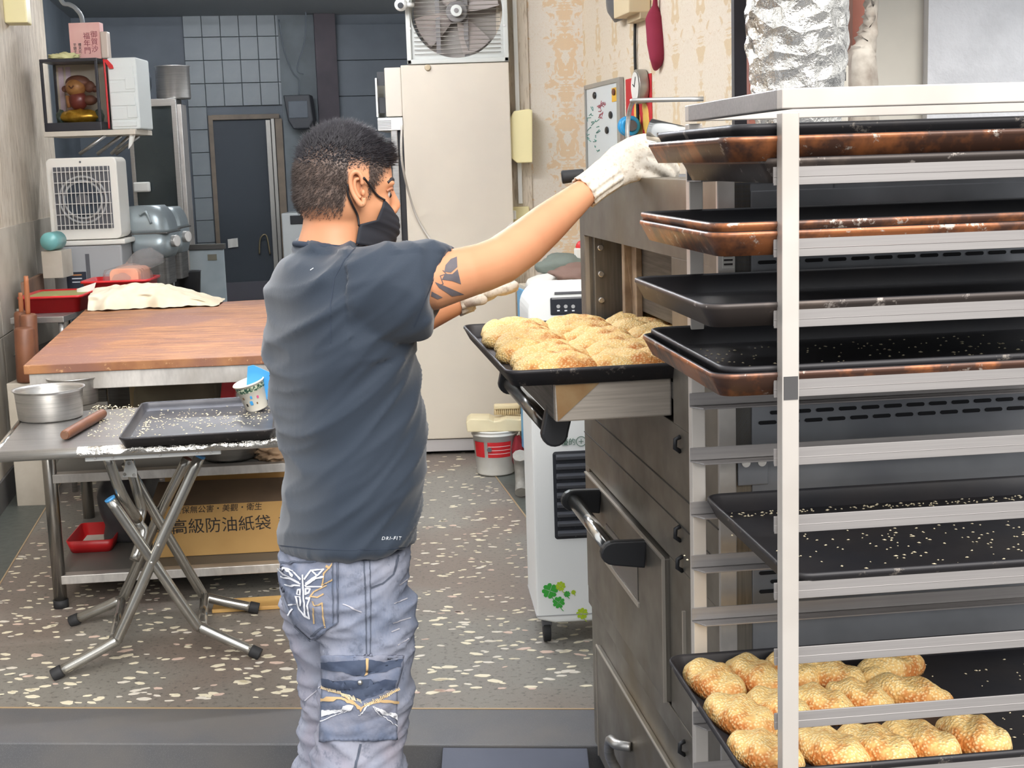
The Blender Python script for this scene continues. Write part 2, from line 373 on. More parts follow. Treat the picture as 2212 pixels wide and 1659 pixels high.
# right side: pillar face, oblique wall, front post, white wall
t=NT('damask_wallpaper'); sp=t.new('ShaderNodeSeparateXYZ'); t.l.new(t.tc(),sp.inputs[0])
def damask(name,per,qz,c0,c1,c2,sc,th):
    t=NT(name); sp=t.new('ShaderNodeSeparateXYZ'); t.l.new(t.tc(),sp.inputs[0])
    u=t.math('PINGPONG',sp.outputs[0],per); v=t.math('MODULO',t.math('ADD',sp.outputs[2],10),qz)
    cb=t.new('ShaderNodeCombineXYZ'); t.l.new(u,cb.inputs[0]); t.l.new(v,cb.inputs[1])
    n=t.noise(sc,3.5,.55,cb.outputs[0],1.6); n2=t.noise(sc*3.2,2,.5,cb.outputs[0],2.5)
    env=t.math('SUBTRACT',1,t.math('MULTIPLY',u,.45/per))
    f=t.math('MULTIPLY',n,env)
    f=t.ramp(f,[(th,(0,0,0,1)),(th+.035,(1,1,1,1))]); g=t.ramp(n2,[(.47,(0,0,0,1)),(.5,(1,1,1,1)),(.54,(0,0,0,1))])
    b=t.mix(f,c0,c1); b=t.mix(t.math('MULTIPLY',g,.55),b,c2); b=t.mix(t.math('MULTIPLY',t.noise(1.5,2),.25),b,c0)
    MATS[name]=t.m; return t.set(b,.7)
dam1=damask('damask_print',.15,.42,(226,217,203),(222,192,152),(206,182,150),17,.40)
dam2=damask('damask_print_side',.17,.42,(238,226,206),(224,200,158),(206,180,140),12,.44)
PD=7.5; a=W(1104,300,PD); b=W(1264,300,PD)
wr=structure('wall_right_pillar',MB().box(0,b.x-a.x,0,.5,0,2.83),dam1,label='wall face with orange damask wallpaper beside the fridge'); wr.location=(a.x,PD,0)
c_=W(1146,300,PD); MB().box(-.06,c_.x-a.x,-.02,.0,0,2.83).build('streaky_strip',wallp,wr,.003)
# oblique wall toward the street
P0=Vector((b.x,PD,0)); dirw=Vector((.168,-1,0)).normalized(); nrm=Vector((-dirw.y,dirw.x,0)); nrm=-nrm if nrm.x>0 else nrm
def onwall(px,py): return onplane(px,py,P0,nrm)
e=onwall(1586,100); Lw=(Vector((e.x,e.y,0))-P0).length
wo_=structure('wall_right',MB().box(0,Lw,0,.12,0,2.83),dam2,label='right wall with cream damask wallpaper'); wo_.location=P0; wo_.rotation_euler=(0,0,math.atan2(dirw.y,dirw.x))
# the local +y of that box must point away from the room
def wall_local(px,py):
    q=onwall(px,py)-P0; return q.dot(dirw),q.z
E0=P0+dirw*Lw
structure('wall_right_post',MB().box(-.005,.085,-.03,.20,0,2.83),mat('dark_post',(66,68,74),.5,var=(6,(54,56,60))),label='dark vertical post ending the damask wall').location=(E0.x,E0.y,0)
tw=NT('peeling_white_plaster'); base=tw.mix(tw.ramp(tw.noise(4,4,.6),[(.4,(0,0,0,1)),(.65,(1,1,1,1))]),(226,228,232),(206,208,212)); tw.set(base,.6); tw.bump(tw.noise(7,6,.65),.55,.02)
FD=E0.y+.16
structure('wall_right_front',MB().box(E0.x+.08,3.2,FD,FD+.15,0,2.83),mat('cream_plaster',(222,218,206),.7,var=(3,(206,204,194))),label='cream wall above the oven')
x_=W(2003,100,FD-.05).x
structure('wall_right_panel',MB().box(x_,3.2,FD-.06,FD,0,2.83),tw.m,label='crinkled white wall panel at the right')

xm=W(955,1607,3.52).x
o=MB().add([(xm,fe(xm,-.255),-.004),(.17,fe(.17,-.255),-.004),(.17,3.05,-.085),(xm,3.05,-.085),(xm,fe(xm,-.255),-.0995),(.17,fe(.17,-.255),-.0995),(.17,3.05,-.0995),(xm,3.05,-.0995)],[(0,1,2,3),(7,6,5,4),(0,4,5,1),(1,5,6,2),(2,6,7,3),(3,7,4,0)]).build('ramp_mat',mat('ramp_rubber',(72,76,90),.6,bump=(40,.1)),None,.002,label='dark blue rubber ramp plate against the front step',cat='ramp')
# ================================================================ OVEN
ov=(.345,2.3,7.735); OVL=lambda px,py,ax,v:L(px,py,ov,ax,v)
oven=thing('deck_oven','stainless deck oven with an open upper door behind the tray rack','oven',(ov[0],ov[1],0),R(ov[2]))
OW=1.21; OT=1.51
MB().box(.20,1.05,.0,OW,.05,OT-.004).box(.012,.20,0,.29,1.05,OT-.004).box(.03,.2,.0,OW,OT-.012,OT-.003).box(.06,.2,1.17,OW,.05,OT-.012).build('body',oven_side,oven,.003)
# front sheets
MB().box(0,.06,.0,OW,1.366,OT).box(0,.06,0,.30,1.05,1.366).box(0,.06,1.155,OW,1.05,1.366).build('upper_front',oven_steel,oven,.002)
MB().box(0,.06,0,OW,.775,1.05).build('middle_front',oven_steel,oven,.002)
MB().box(0,.06,0,.345,.465,.775).box(0,.06,1.16,OW,.465,.775).box(.02,.06,.34,1.17,.465,.775).build('lower_front',oven_steel,oven,.002)
MB().box(0,.06,0,OW,.405,.462).build('front_rail',oven_steel,oven,.002)
MB().box(.008,.06,0,OW,.02,.40).build('plinth_front',oven_steel,oven,.002)
# seams scored on the middle sheet
seam=mat('seam_dark',(66,62,58),.6); pale_edge=mat('pale_edge',(196,188,176),.35,.6)  # dark strips for sheet joints and folds, pale strips for edges
MB().box(-.0015,.01,.0,OW,.918,.9205).box(-.0015,.01,0,OW,.860,.862).build('seam',seam,oven)
# lower closed door
dl=MB().box(-.012,.02,.352,1.152,.470,.768).build('oven_door',oven_steel,oven,.003)
MB().box(-.0145,-.008,.352,1.152,.7655,.770).box(-.0145,-.008,.350,.3535,.470,.770).build('door_edge',pale_edge,dl)
MB().box(-.0135,-.006,.57,.90,.612,.70).build('door_window',mat('oven_window',(78,74,70),.2,.2),dl,.002)
MB().box(-.016,-.008,.56,.91,.600,.612).build('window_sill',pale_edge,dl,.001)
def handle(parent,pn,pf,att_n,att_f,nm='handle'):
    h=MB().cyl(pf,pn,.0165,20).build(nm,chrome,parent)
    for q,at in ((pn,att_n),(pf,att_f)):
        q=Vector(q); at=Vector(at); d=(at-q); s=Vector((0,1 if q is pf else -1,0)); n=d.normalized(); up=n.cross(Vector((0,1,0))).normalized()
        poly=[]
        for k in range(9):
            a=PI/2+PI*k/8; poly.append((.030*math.cos(a),.026*math.sin(a)))
        poly=[(p_[0],p_[1]) for p_ in poly]+[(d.length,-.030),(d.length,.030)]
        mx=Matrix((n,up,n.cross(up))).transposed().to_4x4(); mx.translation=q
        MB().prism(poly,-.010,.010,mx).build('handle_bracket',black_plastic,h,.004)
    return h
n_=OVL(1330,1190,1,.47); f_=OVL(1237,1067,1,1.02)
handle(dl,(-.078,.50,.744),(-.078,.965,.744),(-.012,.50,.738),(-.012,.965,.738))
# upper deck: recess with far jamb, rivets, inner plate
MB().box(.02,.125,1.13,1.155,1.10,1.366).build('jamb',oven_steel,oven,.002)
MB().box(.095,.125,.31,1.13,1.193,1.366).build('inner_plate',dark_steel,oven,.002)
MB().box(.062,.095,.985,1.012,1.10,1.366).box(.08,.095,.94,.985,1.10,1.366).build('inner_post',mat('sooty_strip',(190,172,150),.5,.3,var=(12,(120,100,84))),oven,.002)
MB().box(.0,.2,.30,1.155,1.095,1.128).build('deck_floor',dark_steel,oven,.002)
for z in (1.335,1.27,1.205):
    MB().cyl((.035,1.130,z),(.035,1.122,z),.008,14).build('rivet',rivet,oven,.002)
MB().box(.002,.012,1.1535,1.156,1.13,1.362).build('jamb_edge',pale_edge,oven)
# opened upper door (hinged at its lower edge) with hanging handle
do=MB().box(-.225,.0,.31,1.14,1.062,1.134).build('oven_door',brushed('door_steel_bright',(206,196,184),(176,166,154),.38,.6,(1,30,30)),oven,.003)
MB().box(-.2262,-.215,.33,1.12,1.064,1.132).build('door_front_edge',dark_steel,do,.001)
mx=Matrix(((1,0,0,0),(0,0,-1,.309),(0,1,0,0),(0,0,0,1)))
MB().prism([(-.224,1.133),(-.14,1.133),(-.221,1.064)],-.0,.0015,mx).build('heat_tinted_corner',mat('heat_tint',(176,148,108),.4,.5,var=(14,(150,110,70))),do)
pn=OVL(1190,934,1,.42); pf=OVL(1120,868,1,1.02)
hb=MB().cyl((-.212,.42,1.022),(-.212,1.05,1.022),.0165,20).build('handle',mat('dark_chrome',(120,116,110),.2,.9),do)
for y in (.41,1.055):
    poly=[(.027*math.cos(PI+PI*k/10),.027*math.sin(PI+PI*k/10)) for k in range(11)]+[(.040,.05),(-.014,.06)]
    mx=Matrix(((1,0,0,-.212),(0,0,-1,y),(0,1,0,1.022),(0,0,0,1)))
    MB().prism(poly,-.012,.012,mx).build('handle_bracket',black_plastic,hb,.005)
# lower cabinet door, pull, toggle clips
cd=MB().box(-.004,.008,.16,1.10,.03,.328).build('cabinet_door',oven_steel,oven,.002)
MB().box(-.006,-.002,.16,1.10,.3255,.3295).box(-.006,-.002,1.097,1.1,.03,.33).build('door_edge',pale_edge,cd)
MB().tube([(-.006,.80,.10),(-.035,.80,.16),(-.04,.77,.215),(-.035,.72,.225),(-.006,.70,.225)],.012,8,4).build('pull_handle',steel,cd)
for y,z in ((.248,1.02),(.255,.846),(.243,.79),(.243,.421)):
    MB().tube([(0,y,z+.013),(-.010,y,z+.008),(-.011,y,z-.008),(0,y,z-.016)],.0045,8).build('toggle_clip',black_plastic,oven)
MB().box(-.006,.002,.225,.232,.58,.70).build('edge_trim',pale_edge,oven)
# near side: corner strips, seam, slotted vents
MB().box(.0,.030,-.006,.004,.05,OT).build('corner_strip',steel_pale,oven,.002)
MB().box(.058,1.04,-.004,.004,.05,OT-.02).build('side_panel',oven_side,oven,.002)
sidep=[o for o in oven.children if o.name.startswith('side_panel')][0]
slot_me=MB().prism(rrect(.031,.0062,.003,4),-.001,.0012).mesh('vent_slot',mat('slot_black',(22,22,26),.8))
for z0,n in ((1.372,1),(1.134,3),(.838,3)):
    for j in range(n):
        for i in range(22):
            o=link('vent_slot',slot_me,sidep,loc=(.085+i*.0405+(.020 if (j%2) else 0),-.0052,z0-j*.0165)); o.rotation_euler=(R(90),0,0)
for z in (1.235,1.045,.96,.66): MB().box(.058,1.04,-.006,-.003,z,z+.004).build('panel_fold',seam,oven)
pl=MB().box(.032,.085,-.010,-.003,.995,1.055).build('hinge_plate',oven_side,oven,.002)
for x in (.045,.073): MB().cyl((x,-.010,1.035),(x,-.013,1.035),.0075,14).build('screw',rivet,pl)
MB().box(.09,.125,-.012,-.002,.655,.675).build('latch',oven_side,oven,.003)
st=MB().box(.008,.028,-.0075,-.006,1.365,1.415).build('sticker',paper_white,oven); MB().box(.009,.027,-.0080,-.0075,1.395,1.412).build('sticker_band',redink,st)
for k in range(3): MB().box(.010,.025,-.0080,-.0075,1.370+k*.007,1.373+k*.007).build('sticker_line',ink,st)
for x in (.08,.95):
    for y in (.08,OW-.08):
        MB().cyl((x,y,-.10),(x,y,.06),.03,16,.022).build('foot',black_rubber,oven)
# ================================================================ TRAYS
def tray_mesh(lx,ly,outer,inner,h=.030,fl=.010,name='baking_tray'):
    P=[(lx-2*fl-.004,ly-2*fl-.004,.018,.0022),(lx-.004,ly-.004,.024,h-.002),(lx,ly,.026,h+.002),(lx+.006,ly+.006,.029,h+.001),(lx+.008,ly+.008,.030,h-.004),(lx+.004,ly+.004,.028,h-.006),(lx-2*fl,ly-2*fl,.020,0)]
    rings=[[(x,y,z) for x,y in rrect(w_,d_,r_,5)] for w_,d_,r_,z in P]; n=len(rings[0])
    mb=MB(); mb.rings(rings,cap=True); me=mb.mesh(name,inner); me.materials.append(outer)
    for p in me.polygons:
        c=p.center; r_=max(abs(c.x)/(lx/2),abs(c.y)/(ly/2))
        # outside skin = rim and outer wall
        if p.normal.z<-.3 or (abs(p.normal.z)<.9 and (p.normal.x*c.x+p.normal.y*c.y)>0): p.material_index=1
        p.use_smooth=abs(p.normal.z)<.97
    return me
def panmat(name,c0,c1,c2,th=.5,rough=.45):
    t=NT(name); oi=t.new('ShaderNodeObjectInfo'); va=t.new('ShaderNodeVectorMath',operation='ADD'); t.l.new(t.tc(),va.inputs[0]); sc9=t.math('MULTIPLY',oi.outputs['Random'],40); cb=t.new('ShaderNodeCombineXYZ'); [t.l.new(sc9,cb.inputs[i]) for i in range(3)]; t.l.new(cb.outputs[0],va.inputs[1]); vv=va.outputs[0]; f=t.ramp(t.noise(9,5,.65,vv),[(th,(0,0,0,1)),(th+.12,(1,1,1,1))]); g=t.ramp(t.noise(30,6,.72,vv),[(.60,(0,0,0,1)),(.66,(1,1,1,1))])
    b=t.mix(f,c0,c1); b=t.mix(g,b,c2); t.set(b,rough,.25); t.bump(t.noise(60,3),.15,.001); MATS[name]=t.m; return t.m
pan_in=mat('pan_black',(40,40,45),.5,.15,var=(6,(54,50,50)),bump=(50,.08))
pan_out_rust=panmat('pan_rusty_edge',(96,68,56),(180,112,70),(214,200,186),.46,.36)
pan_out_dark=panmat('pan_dark_edge',(74,66,62),(100,88,80),(168,158,150),.5,.45)
pan_out_black=panmat('pan_black_edge',(48,46,48),(66,60,58),(128,120,112),.56,.5)
TLX,TLY=.72,.455
tr_rust=tray_mesh(TLX,TLY,pan_out_rust,pan_in); tr_dark=tray_mesh(TLX,TLY,pan_out_dark,pan_in); tr_black=tray_mesh(TLX,TLY,pan_out_black,pan_in)
# ================================================================ RACK
rk=(.345,1.75,6.5); RD=.50; RLEN=.74
rack=thing('tray_rack','tall aluminium bakery rack full of dark trays','rack',(rk[0],rk[1],0),R(rk[2]))
post_m=brushed('rack_aluminium',(226,219,210),(204,196,188),.4,.45,(1,1,.5),(190,180,170))
rail_m=brushed('rail_aluminium',(178,173,170),(156,151,149),.42,.55,(.5,30,30),(146,140,136))
PW=.0225
for x,y in ((0,0),(0,RD-PW),(RLEN-PW,0),(RLEN-PW,RD-PW)):
    MB().box(x,x+PW,y,y+PW,-.05,1.60).build('post',post_m,rack,.0015)
    w_=MB().cyl((x+.011-.012,y+.011,-.065),(x+.011+.012,y+.011,-.065),.035,18).build('caster',black_rubber,rack)
MB().box(0,RLEN,0,PW,1.604,1.629).build('top_rail',post_m,rack,.0015)
MB().box(0,RLEN,RD-PW,RD,1.604,1.629).build('top_rail',post_m,rack,.0015)
MB().box(0,PW,PW,RD-PW,1.604,1.629).build('top_side_rail',rail_m,rack,.0015)
MB().box(RLEN-PW,RLEN,PW,RD-PW,1.604,1.629).build('top_side_rail',rail_m,rack,.0015)
zl=[1.533-.0908*n for n in range(15)]
def angle_rail(front):
    y0=PW if front else RD-PW
    s=1 if front else -1
    mb=MB(); ya,yb=sorted((y0,y0+s*.0025)); mb.box(-.004,RLEN-.01,ya,yb,-.021,0); ya,yb=sorted((y0-s*.0007,y0+s*.001)); mb.box(-.004,RLEN-.01,ya,yb,-.0135,-.0125)
    pts=[(-.004,y0),(RLEN-.01,y0),(RLEN-.01,y0+s*.030),(.012,y0+s*.030)]
    if s<0: pts=pts[::-1]
    mb.quadprism(pts,-.0235,-.021); return mb.mesh('rail',rail_m,.0006,1)
rf=angle_rail(True); rb=angle_rail(False)
for n in range(15):
    link('rail',rf,rack,loc=(0,0,zl[n])); link('rail',rb,rack,loc=(0,0,zl[n]))
tp=MB().box(.002,.0205,-.0012,.0005,1.238,1.268).build('tape_scrap',mat('grey_tape',(78,76,76),.6),rack)
ca,sa=math.cos(R(rk[2])),math.sin(R(rk[2]))
def rw(x,y,z): return Vector((rk[0]+x*ca-y*sa,rk[1]+x*sa+y*ca,z))
tray_objs={}
def put(me,n,left,dz=0,dy=0,tilt=0,label='',key=None):
    o=link('baking_tray',me,None,label,'tray','dark baking trays in the rack'); o.location=rw(left+TLX/2,RD/2+dy,zl[n]-.0205+dz); o.rotation_euler=(0,R(tilt),R(rk[2])); tray_objs[key or n]=o; return o
put(tr_dark,0,-.012,0,label='dark baking tray under the rusty one, top level of the rack',key='0a')
put(tr_rust,0,-.066,.028,label='rusty bronze-rimmed baking tray stacked high on the top level')
put(tr_black,0,-.050,.043,dy=.004,label='topmost black baking tray of the rack, nested in a rusty one',key='0c')
put(tr_rust,1,-.082,0,label='lower of two nested bronze-edged trays on the second level')
put(tr_rust,1,-.080,.012,label='upper of two nested bronze-edged trays on the second level',key='1b')
put(tr_dark,2,-.092,0,label='single worn grey-rimmed tray on the third level, empty inside')
put(tr_rust,3,-.080,0,label='outer tray of the nested pair on the fourth level')
put(tr_black,3,-.066,.008,dy=.003,label='black inner tray scattered with sesame on the fourth level',key='3b')
put(tr_black,6,.022,0,label='black tray pushed deeper in, with sesame crumbs, mid rack')
put(tr_black,9,-.045,0,label='bottom black tray carrying baked sesame loaves')
# tray on the oven door
oa,sa2=math.cos(R(ov[2])),math.sin(R(ov[2]))
def ow(x,y,z): return Vector((ov[0]+x*oa-y*sa2,ov[1]+x*sa2+y*oa,z))
otr_me=tray_mesh(.46,.78,pan_out_black,pan_in)
otr=link('baking_tray',otr_me,None,'black baking tray full of sesame flatbread on the open oven door','tray'); otr.location=ow(-.085,.68,1.1355); otr.rotation_euler=(0,0,R(ov[2]))
# ================================================================ BREAD
t=NT('sesame_crust'); v=t.voro(210); vc=t.voro(210,out='Color')
n=t.noise(9,4,.6); brown=t.ramp(t.noise(13,3,.6),[(.48,(0,0,0,1)),(.62,(1,1,1,1))])
seedmask=t.ramp(v,[(.25,(1,1,1,1)),(.5,(0,0,0,1))])
b=t.mix(t.ramp(n,[(.35,(0,0,0,1)),(.65,(1,1,1,1))]),(244,208,138),(234,186,108)); b=t.mix(brown,b,(198,120,54))
sd=t.mix(t.math('MULTIPLY',brown,.6),(254,234,182),(228,168,98)); b=t.mix(t.math('MULTIPLY',seedmask,.75),b,sd)
dk=t.ramp(t.voro(46),[(.05,(1,1,1,1)),(.07,(0,0,0,1))]); b=t.mix(t.math('MULTIPLY',dk,.5),b,(90,70,40))
crust=t.set(b,.7); t.bump(t.math('SUBTRACT',1,v),.7,.003)
def loaf_mesh(l,w_,h,seed,taper=0.0):
    rg=random.Random(seed); ph=rg.uniform(0,6); mb=MB(); nu,nv=40,20; vs=[];fs=[]
    for j in range(nv+1):
        r=j/nv
        for i in range(nu):
            a=2*PI*i/nu; ca_,sa_=math.cos(a),math.sin(a); k=2.5
            q=(abs(ca_)**k+abs(sa_)**k)**(-1/k); x=l/2*q*r*ca_; y=w_/2*q*r*sa_*(1-taper*x/(l/2))
            top=(1-r**3.2)**.55 if r<1 else 0
            z=h*(.28+.72*top) if r<1 else h*.25
            gr=math.sin((x*1.0+y*.9)/l*15+ph)
            z+= h*.13*max(0,gr)*top - h*.10*max(0,-gr)**3*top
            z+= h*.10*noise.noise(Vector((x*30,y*30,seed*3.1)))*top
            y+=.004*noise.noise(Vector((x*18,seed*5.,2)))*r; x+=.004*noise.noise(Vector((y*18,seed*3.,9)))*r
            vs.append((x,y,z))
    for j in range(nv):
        for i in range(nu):
            k=(i+1)%nu; fs.append((j*nu+i,(j+1)*nu+i,(j+1)*nu+k,j*nu+k))
    o=len(vs); vs+= [(vs[nv*nu+i][0]*.94,vs[nv*nu+i][1]*.94,0) for i in range(nu)]
    for i in range(nu):
        k=(i+1)%nu; fs.append((nv*nu+i,o+i,o+k,nv*nu+k))
    fs.append(tuple(o+i for i in range(nu-1,-1,-1)))
    mb.add(vs,fs,True); return mb.mesh('sesame_loaf',crust)
zf=zl[9]-.0205+.0025
loaves=[((300,480),(520,670),.095,'rack tray loaf in the back left corner'),((530,455),(770,640),.092,'second loaf from the corner along the back of the rack tray'),((760,440),(960,600),.09,'loaf half hidden behind the front post, back row'),
((960,500),(1240,600),.085,'loaf right of the front post in the back row'),((1245,560),(1610,455),.08,'loaf lying crosswise at the back, pointing away'),((1290,590),(1800,705),.082,'long pointed loaf farthest right in the middle'),
((400,680),(730,880),.095,'middle-row loaf against the left rim'),((630,650),(930,830),.09,'middle-row loaf just left of the front post'),((880,660),(1160,760),.09,'middle-row loaf just right of the front post'),((1080,610),(1420,740),.085,'middle-row loaf beside the long pointed one'),
((530,900),(880,1080),.095,'front-row loaf at the left rim'),((900,880),(1270,1075),.095,'front-row loaf right of the front post'),((1150,860),(1540,1060),.09,'front-row loaf third from the left rim'),((1390,840),(1810,1020),.088,'front-row loaf with browned ridges beside the gap'),((1740,800),(2075,985),.1,'single loaf lying apart at the far right')]
for k,(a,b_,wd,lb) in enumerate(loaves):
    p0=G(1380+a[0]/2.659,1260+a[1]/2.659,zf+.018); p1=G(1380+b_[0]/2.659,1260+b_[1]/2.659,zf+.018); d=p1-p0; ln=max(.13,min(.205,d.length*1.06)); c_=(p0+p1)/2
    o=link('sesame_loaf',loaf_mesh(ln*.95,wd*.84,.036,k+1,.12 if k in (4,5) else 0),None,'golden sesame loaf, '+lb,'bread','loaves on the bottom rack tray'); o.location=(c_.x+.010,c_.y+.020,zf); o.rotation_euler=(0,0,math.atan2(d.y,d.x))
k=0
rown=('nearest','second','third','fourth','fifth','farthest'); coln=('at the outer rim','in the middle','toward the oven')
for j in range(6):
    for i in range(3):
        x=-.212+i*.145+(.012 if j%2 else 0); y=.372+j*.124
        o=link('sesame_bread',loaf_mesh(.168,.146,.044,40+k),None,'flat sesame bread %s, %s row of the oven tray'%(coln[i],rown[j]),'bread','breads on the oven tray'); o.location=ow(x,y,1.138); o.rotation_euler=(0,0,R(ov[2]+random.uniform(-16,10))); k+=1
# sesame crumbs
seed_m=mat('sesame_seed',(238,224,190),.6)
def crumbs(name,pts,label,sc=1.0,parent=None):
    mb=MB()
    for x,y,z in pts:
        a=random.uniform(0,PI); r_=.0017*sc*random.uniform(.7,1.3); c2,s2=math.cos(a),math.sin(a)
        v=[(x+r_*1.7*c2,y+r_*1.7*s2,z+r_*.4),(x-r_*s2,y+r_*c2,z+r_*.4),(x-r_*1.7*c2,y-r_*1.7*s2,z+r_*.4),(x+r_*s2,y-r_*c2,z+r_*.4),(x,y,z+r_*1.1),(x,y,z-.0003)]
        mb.add(v,[(0,1,4),(1,2,4),(2,3,4),(3,0,4),(1,0,5),(2,1,5),(3,2,5),(0,3,5)])
    return mb.build(name,seed_m,parent,label=label,cat=None if parent else 'sesame',kind='stuff')
def tray_pts(key,n,fx,fy):
    o=tray_objs[key]; M_=Matrix.Translation(o.location)@Matrix.Rotation(R(rk[2]),4,'Z'); out=[]
    for _ in range(n):
        out.append(M_@Vector((fx(),fy(),.0025)))
    return out
U=random.uniform
crumbs('sesame_crumbs',tray_pts('3b',230,lambda:U(-.33,.2),lambda:-.2+.36*random.random()**1.4),'sesame crumbs scattered on the fourth-level tray')
crumbs('sesame_crumbs',tray_pts(6,120,lambda:U(-.33,.2),lambda:random.gauss(.19,.008))+tray_pts(6,190,lambda:random.gauss(-.05,.15),lambda:random.gauss(-.03,.08)),'sesame crumbs scattered on the mid-rack tray')
crumbs('sesame_crumbs',tray_pts(9,160,lambda:U(-.33,.3),lambda:U(-.2,.2)),'sesame crumbs scattered between the bottom tray loaves')
# ================================================================ RIGHT SIDE OF THE SHOP
# ---- tall fridge seen from its side
FDp=7.33; xa=W(883,560,FDp).x; xb=W(1112,560,FDp).x; zt=W(990,137,FDp).z
fr=thing('fridge','tall beige upright fridge with a box fan on top','fridge',(xa,FDp,0))
fw_=xb-xa; beige=mat('beige_enamel',(216,206,188),.5,var=(1.5,(204,195,180)))
MB().box(0,fw_,0,.62,.09,zt).build('cabinet',beige,fr,.006)
MB().box(0,fw_,.012,.6,.02,.085).build('kick_strip',mat('grey_strip',(184,180,178),.5),fr,.003)
MB().box(-.03,-.0,.01,.61,.09,1.74).build('door_gasket',black_rubber,fr,.003)
dd=MB().box(-.065,-.03,.0,.62,.09,1.74).build('fridge_door',steel,fr,.005)
MB().box(-.085,0,.0,.50,1.80,zt-.01).build('compressor_box',mat('cream_enamel',(214,206,192),.5),fr,.006)
sh=MB().box(-.13,.0,-.01,.50,1.73,1.795).build('control_shelf',white_plastic,fr,.004)
MB().box(-.135,-.125,.0,.5,1.80,zt-.06).build('edge_bar',white_plastic,fr,.003)
for k in range(6): MB().box(-.128,-.06,-.0125,-.009,1.738+k*.008,1.742+k*.008).build('louver',grey_plastic,sh)
MB().box(-.125,-.087,.02,.025,1.96,2.03).box(-.125,-.087,.02,.025,1.82,1.90).build('dark_vent',black_plastic,fr)
q=W(924,146,FDp); MB().cyl((q.x-xa,0,q.z),(q.x-xa,-.012,q.z),.016,18).build('knob',mat('brass_knob',(168,152,126),.35,.7),fr,.003)
for x in (.06,fw_-.06):
    for y in (.08,.54): MB().cyl((x,y,0),(x,y,.05),.022,12).build('foot',black_rubber,fr)
cab=[W(868,270,7.1),W(868,345,7.1),W(884,420,7.25),W(905,478,7.31),W(940,528,7.31),W(985,547,7.31),W(1050,535,7.31),W(1108,480,7.31)]
MB().tube(cab,.006,8,6).build('cable',mat('cable_grey',(206,200,190),.5),None,label='pale grey cable sagging across the fridge side',cat='cable')
# ---- box fan
zf0=zt+.002; cxf=W(985,28,7.4); half=.262
fan=thing('box_fan','square metal exhaust fan standing on the beige fridge','fan',(W(988,60,7.4).x,7.34,zf0))
fz=half; hub=(0,fz)
fgrey=mat('fan_grey',(196,198,192),.5,.1); fdark=mat('fan_dark',(120,116,114),.5)
n=48; rc=.235; mb=MB(); outer=[];inner=[]
for i in range(n):
    a=2*PI*i/n; c_,s_=math.cos(a),math.sin(a); k=min(1/max(abs(c_),1e-6),1/max(abs(s_),1e-6))*half*.985
    outer.append((k*c_,k*s_)); inner.append((rc*c_,rc*s_))
vs=[(x,0,fz+z) for x,z in outer]+[(x,0,fz+z) for x,z in inner]+[(x,.16,fz+z) for x,z in outer]+[(x,.16,fz+z) for x,z in inner]
fs=[]
for i in range(n):
    j=(i+1)%n; fs+=[(i,j,n+j,n+i),(2*n+i,3*n+i,3*n+j,2*n+j),(i,2*n+i,2*n+j,j),(n+i,n+j,3*n+j,3*n+i)]
mb.add(vs,fs).build('housing',fgrey,fan,.003)
for s_ in (-1,1):
    MB().box(s_*(half-.012)-.012,s_*(half-.012)+.012,-.02,.0,0,2*half).build('frame_bar',fgrey,fan,.004)
MB().box(-half,half,-.02,0,0,.024).box(-half,half,-.02,0,2*half-.024,2*half).build('frame_bar',fgrey,fan,.004)
wire=MB().cyl((-half+.04,0,0),(half-.04,0,0),.0018,6).mesh('grille_wire',mat('wire_grey',(150,146,138),.4,.5))
for k in range(20): link('grille_wire',wire,fan,loc=(0,-.012,.05+k*.0215))
for x in (-.10,.045): MB().box(x-.012,x+.012,.06,.075,.03,2*half-.03).build('strut',fdark,fan,.002)
hb=MB().cyl((0,.02,fz),(0,.14,fz),.055,24).build('motor',fdark,fan,.004)
MB().cyl((0,-.012,fz),(0,-.02,fz),.03,24).build('hub_cap',fgrey,hb,.003); MB().cyl((0,-.02,fz),(0,-.024,fz),.012,16).build('hub_bolt',fdark,hb)
for k in range(4):
    a0=k*PI/2+.5
    def bl_(u,v,a0=a0):
        r_=.05+.17*u; a=a0+(v-.5)*(1.0-.25*u); return (r_*math.cos(a),.05+.05*v,fz+r_*math.sin(a))
    MB().grid(6,4,bl_).build('blade',mat('blade_grey',(176,166,160),.45),fan)
MB().cyl((0,.155,fz),(0,.158,fz),rc-.004,40).build('rear_grille',mat('rear_pale',(168,160,152),.7),fan)  # plain pale disc closing the back of the fan
for x in (-half+.02,half-.02): MB().cyl((x,-.021,.18),(x,-.024,.18),.006,10).build('screw',rivet,fan)
sc=W(866,10,7.25); cm=thing('security_camera','small white round security camera beside the fan','camera',sc)
MB().ball((0,0,0),.033,16,10).build('camera_body',white_plastic,cm); MB().cyl((.0,-.02,-.006),(.0,-.036,-.008),.015,16).build('lens',black_plastic,cm)
MB().cyl((0.02,.0,.0),(.06,.03,0),.012,10).build('stalk',white_plastic,cm)
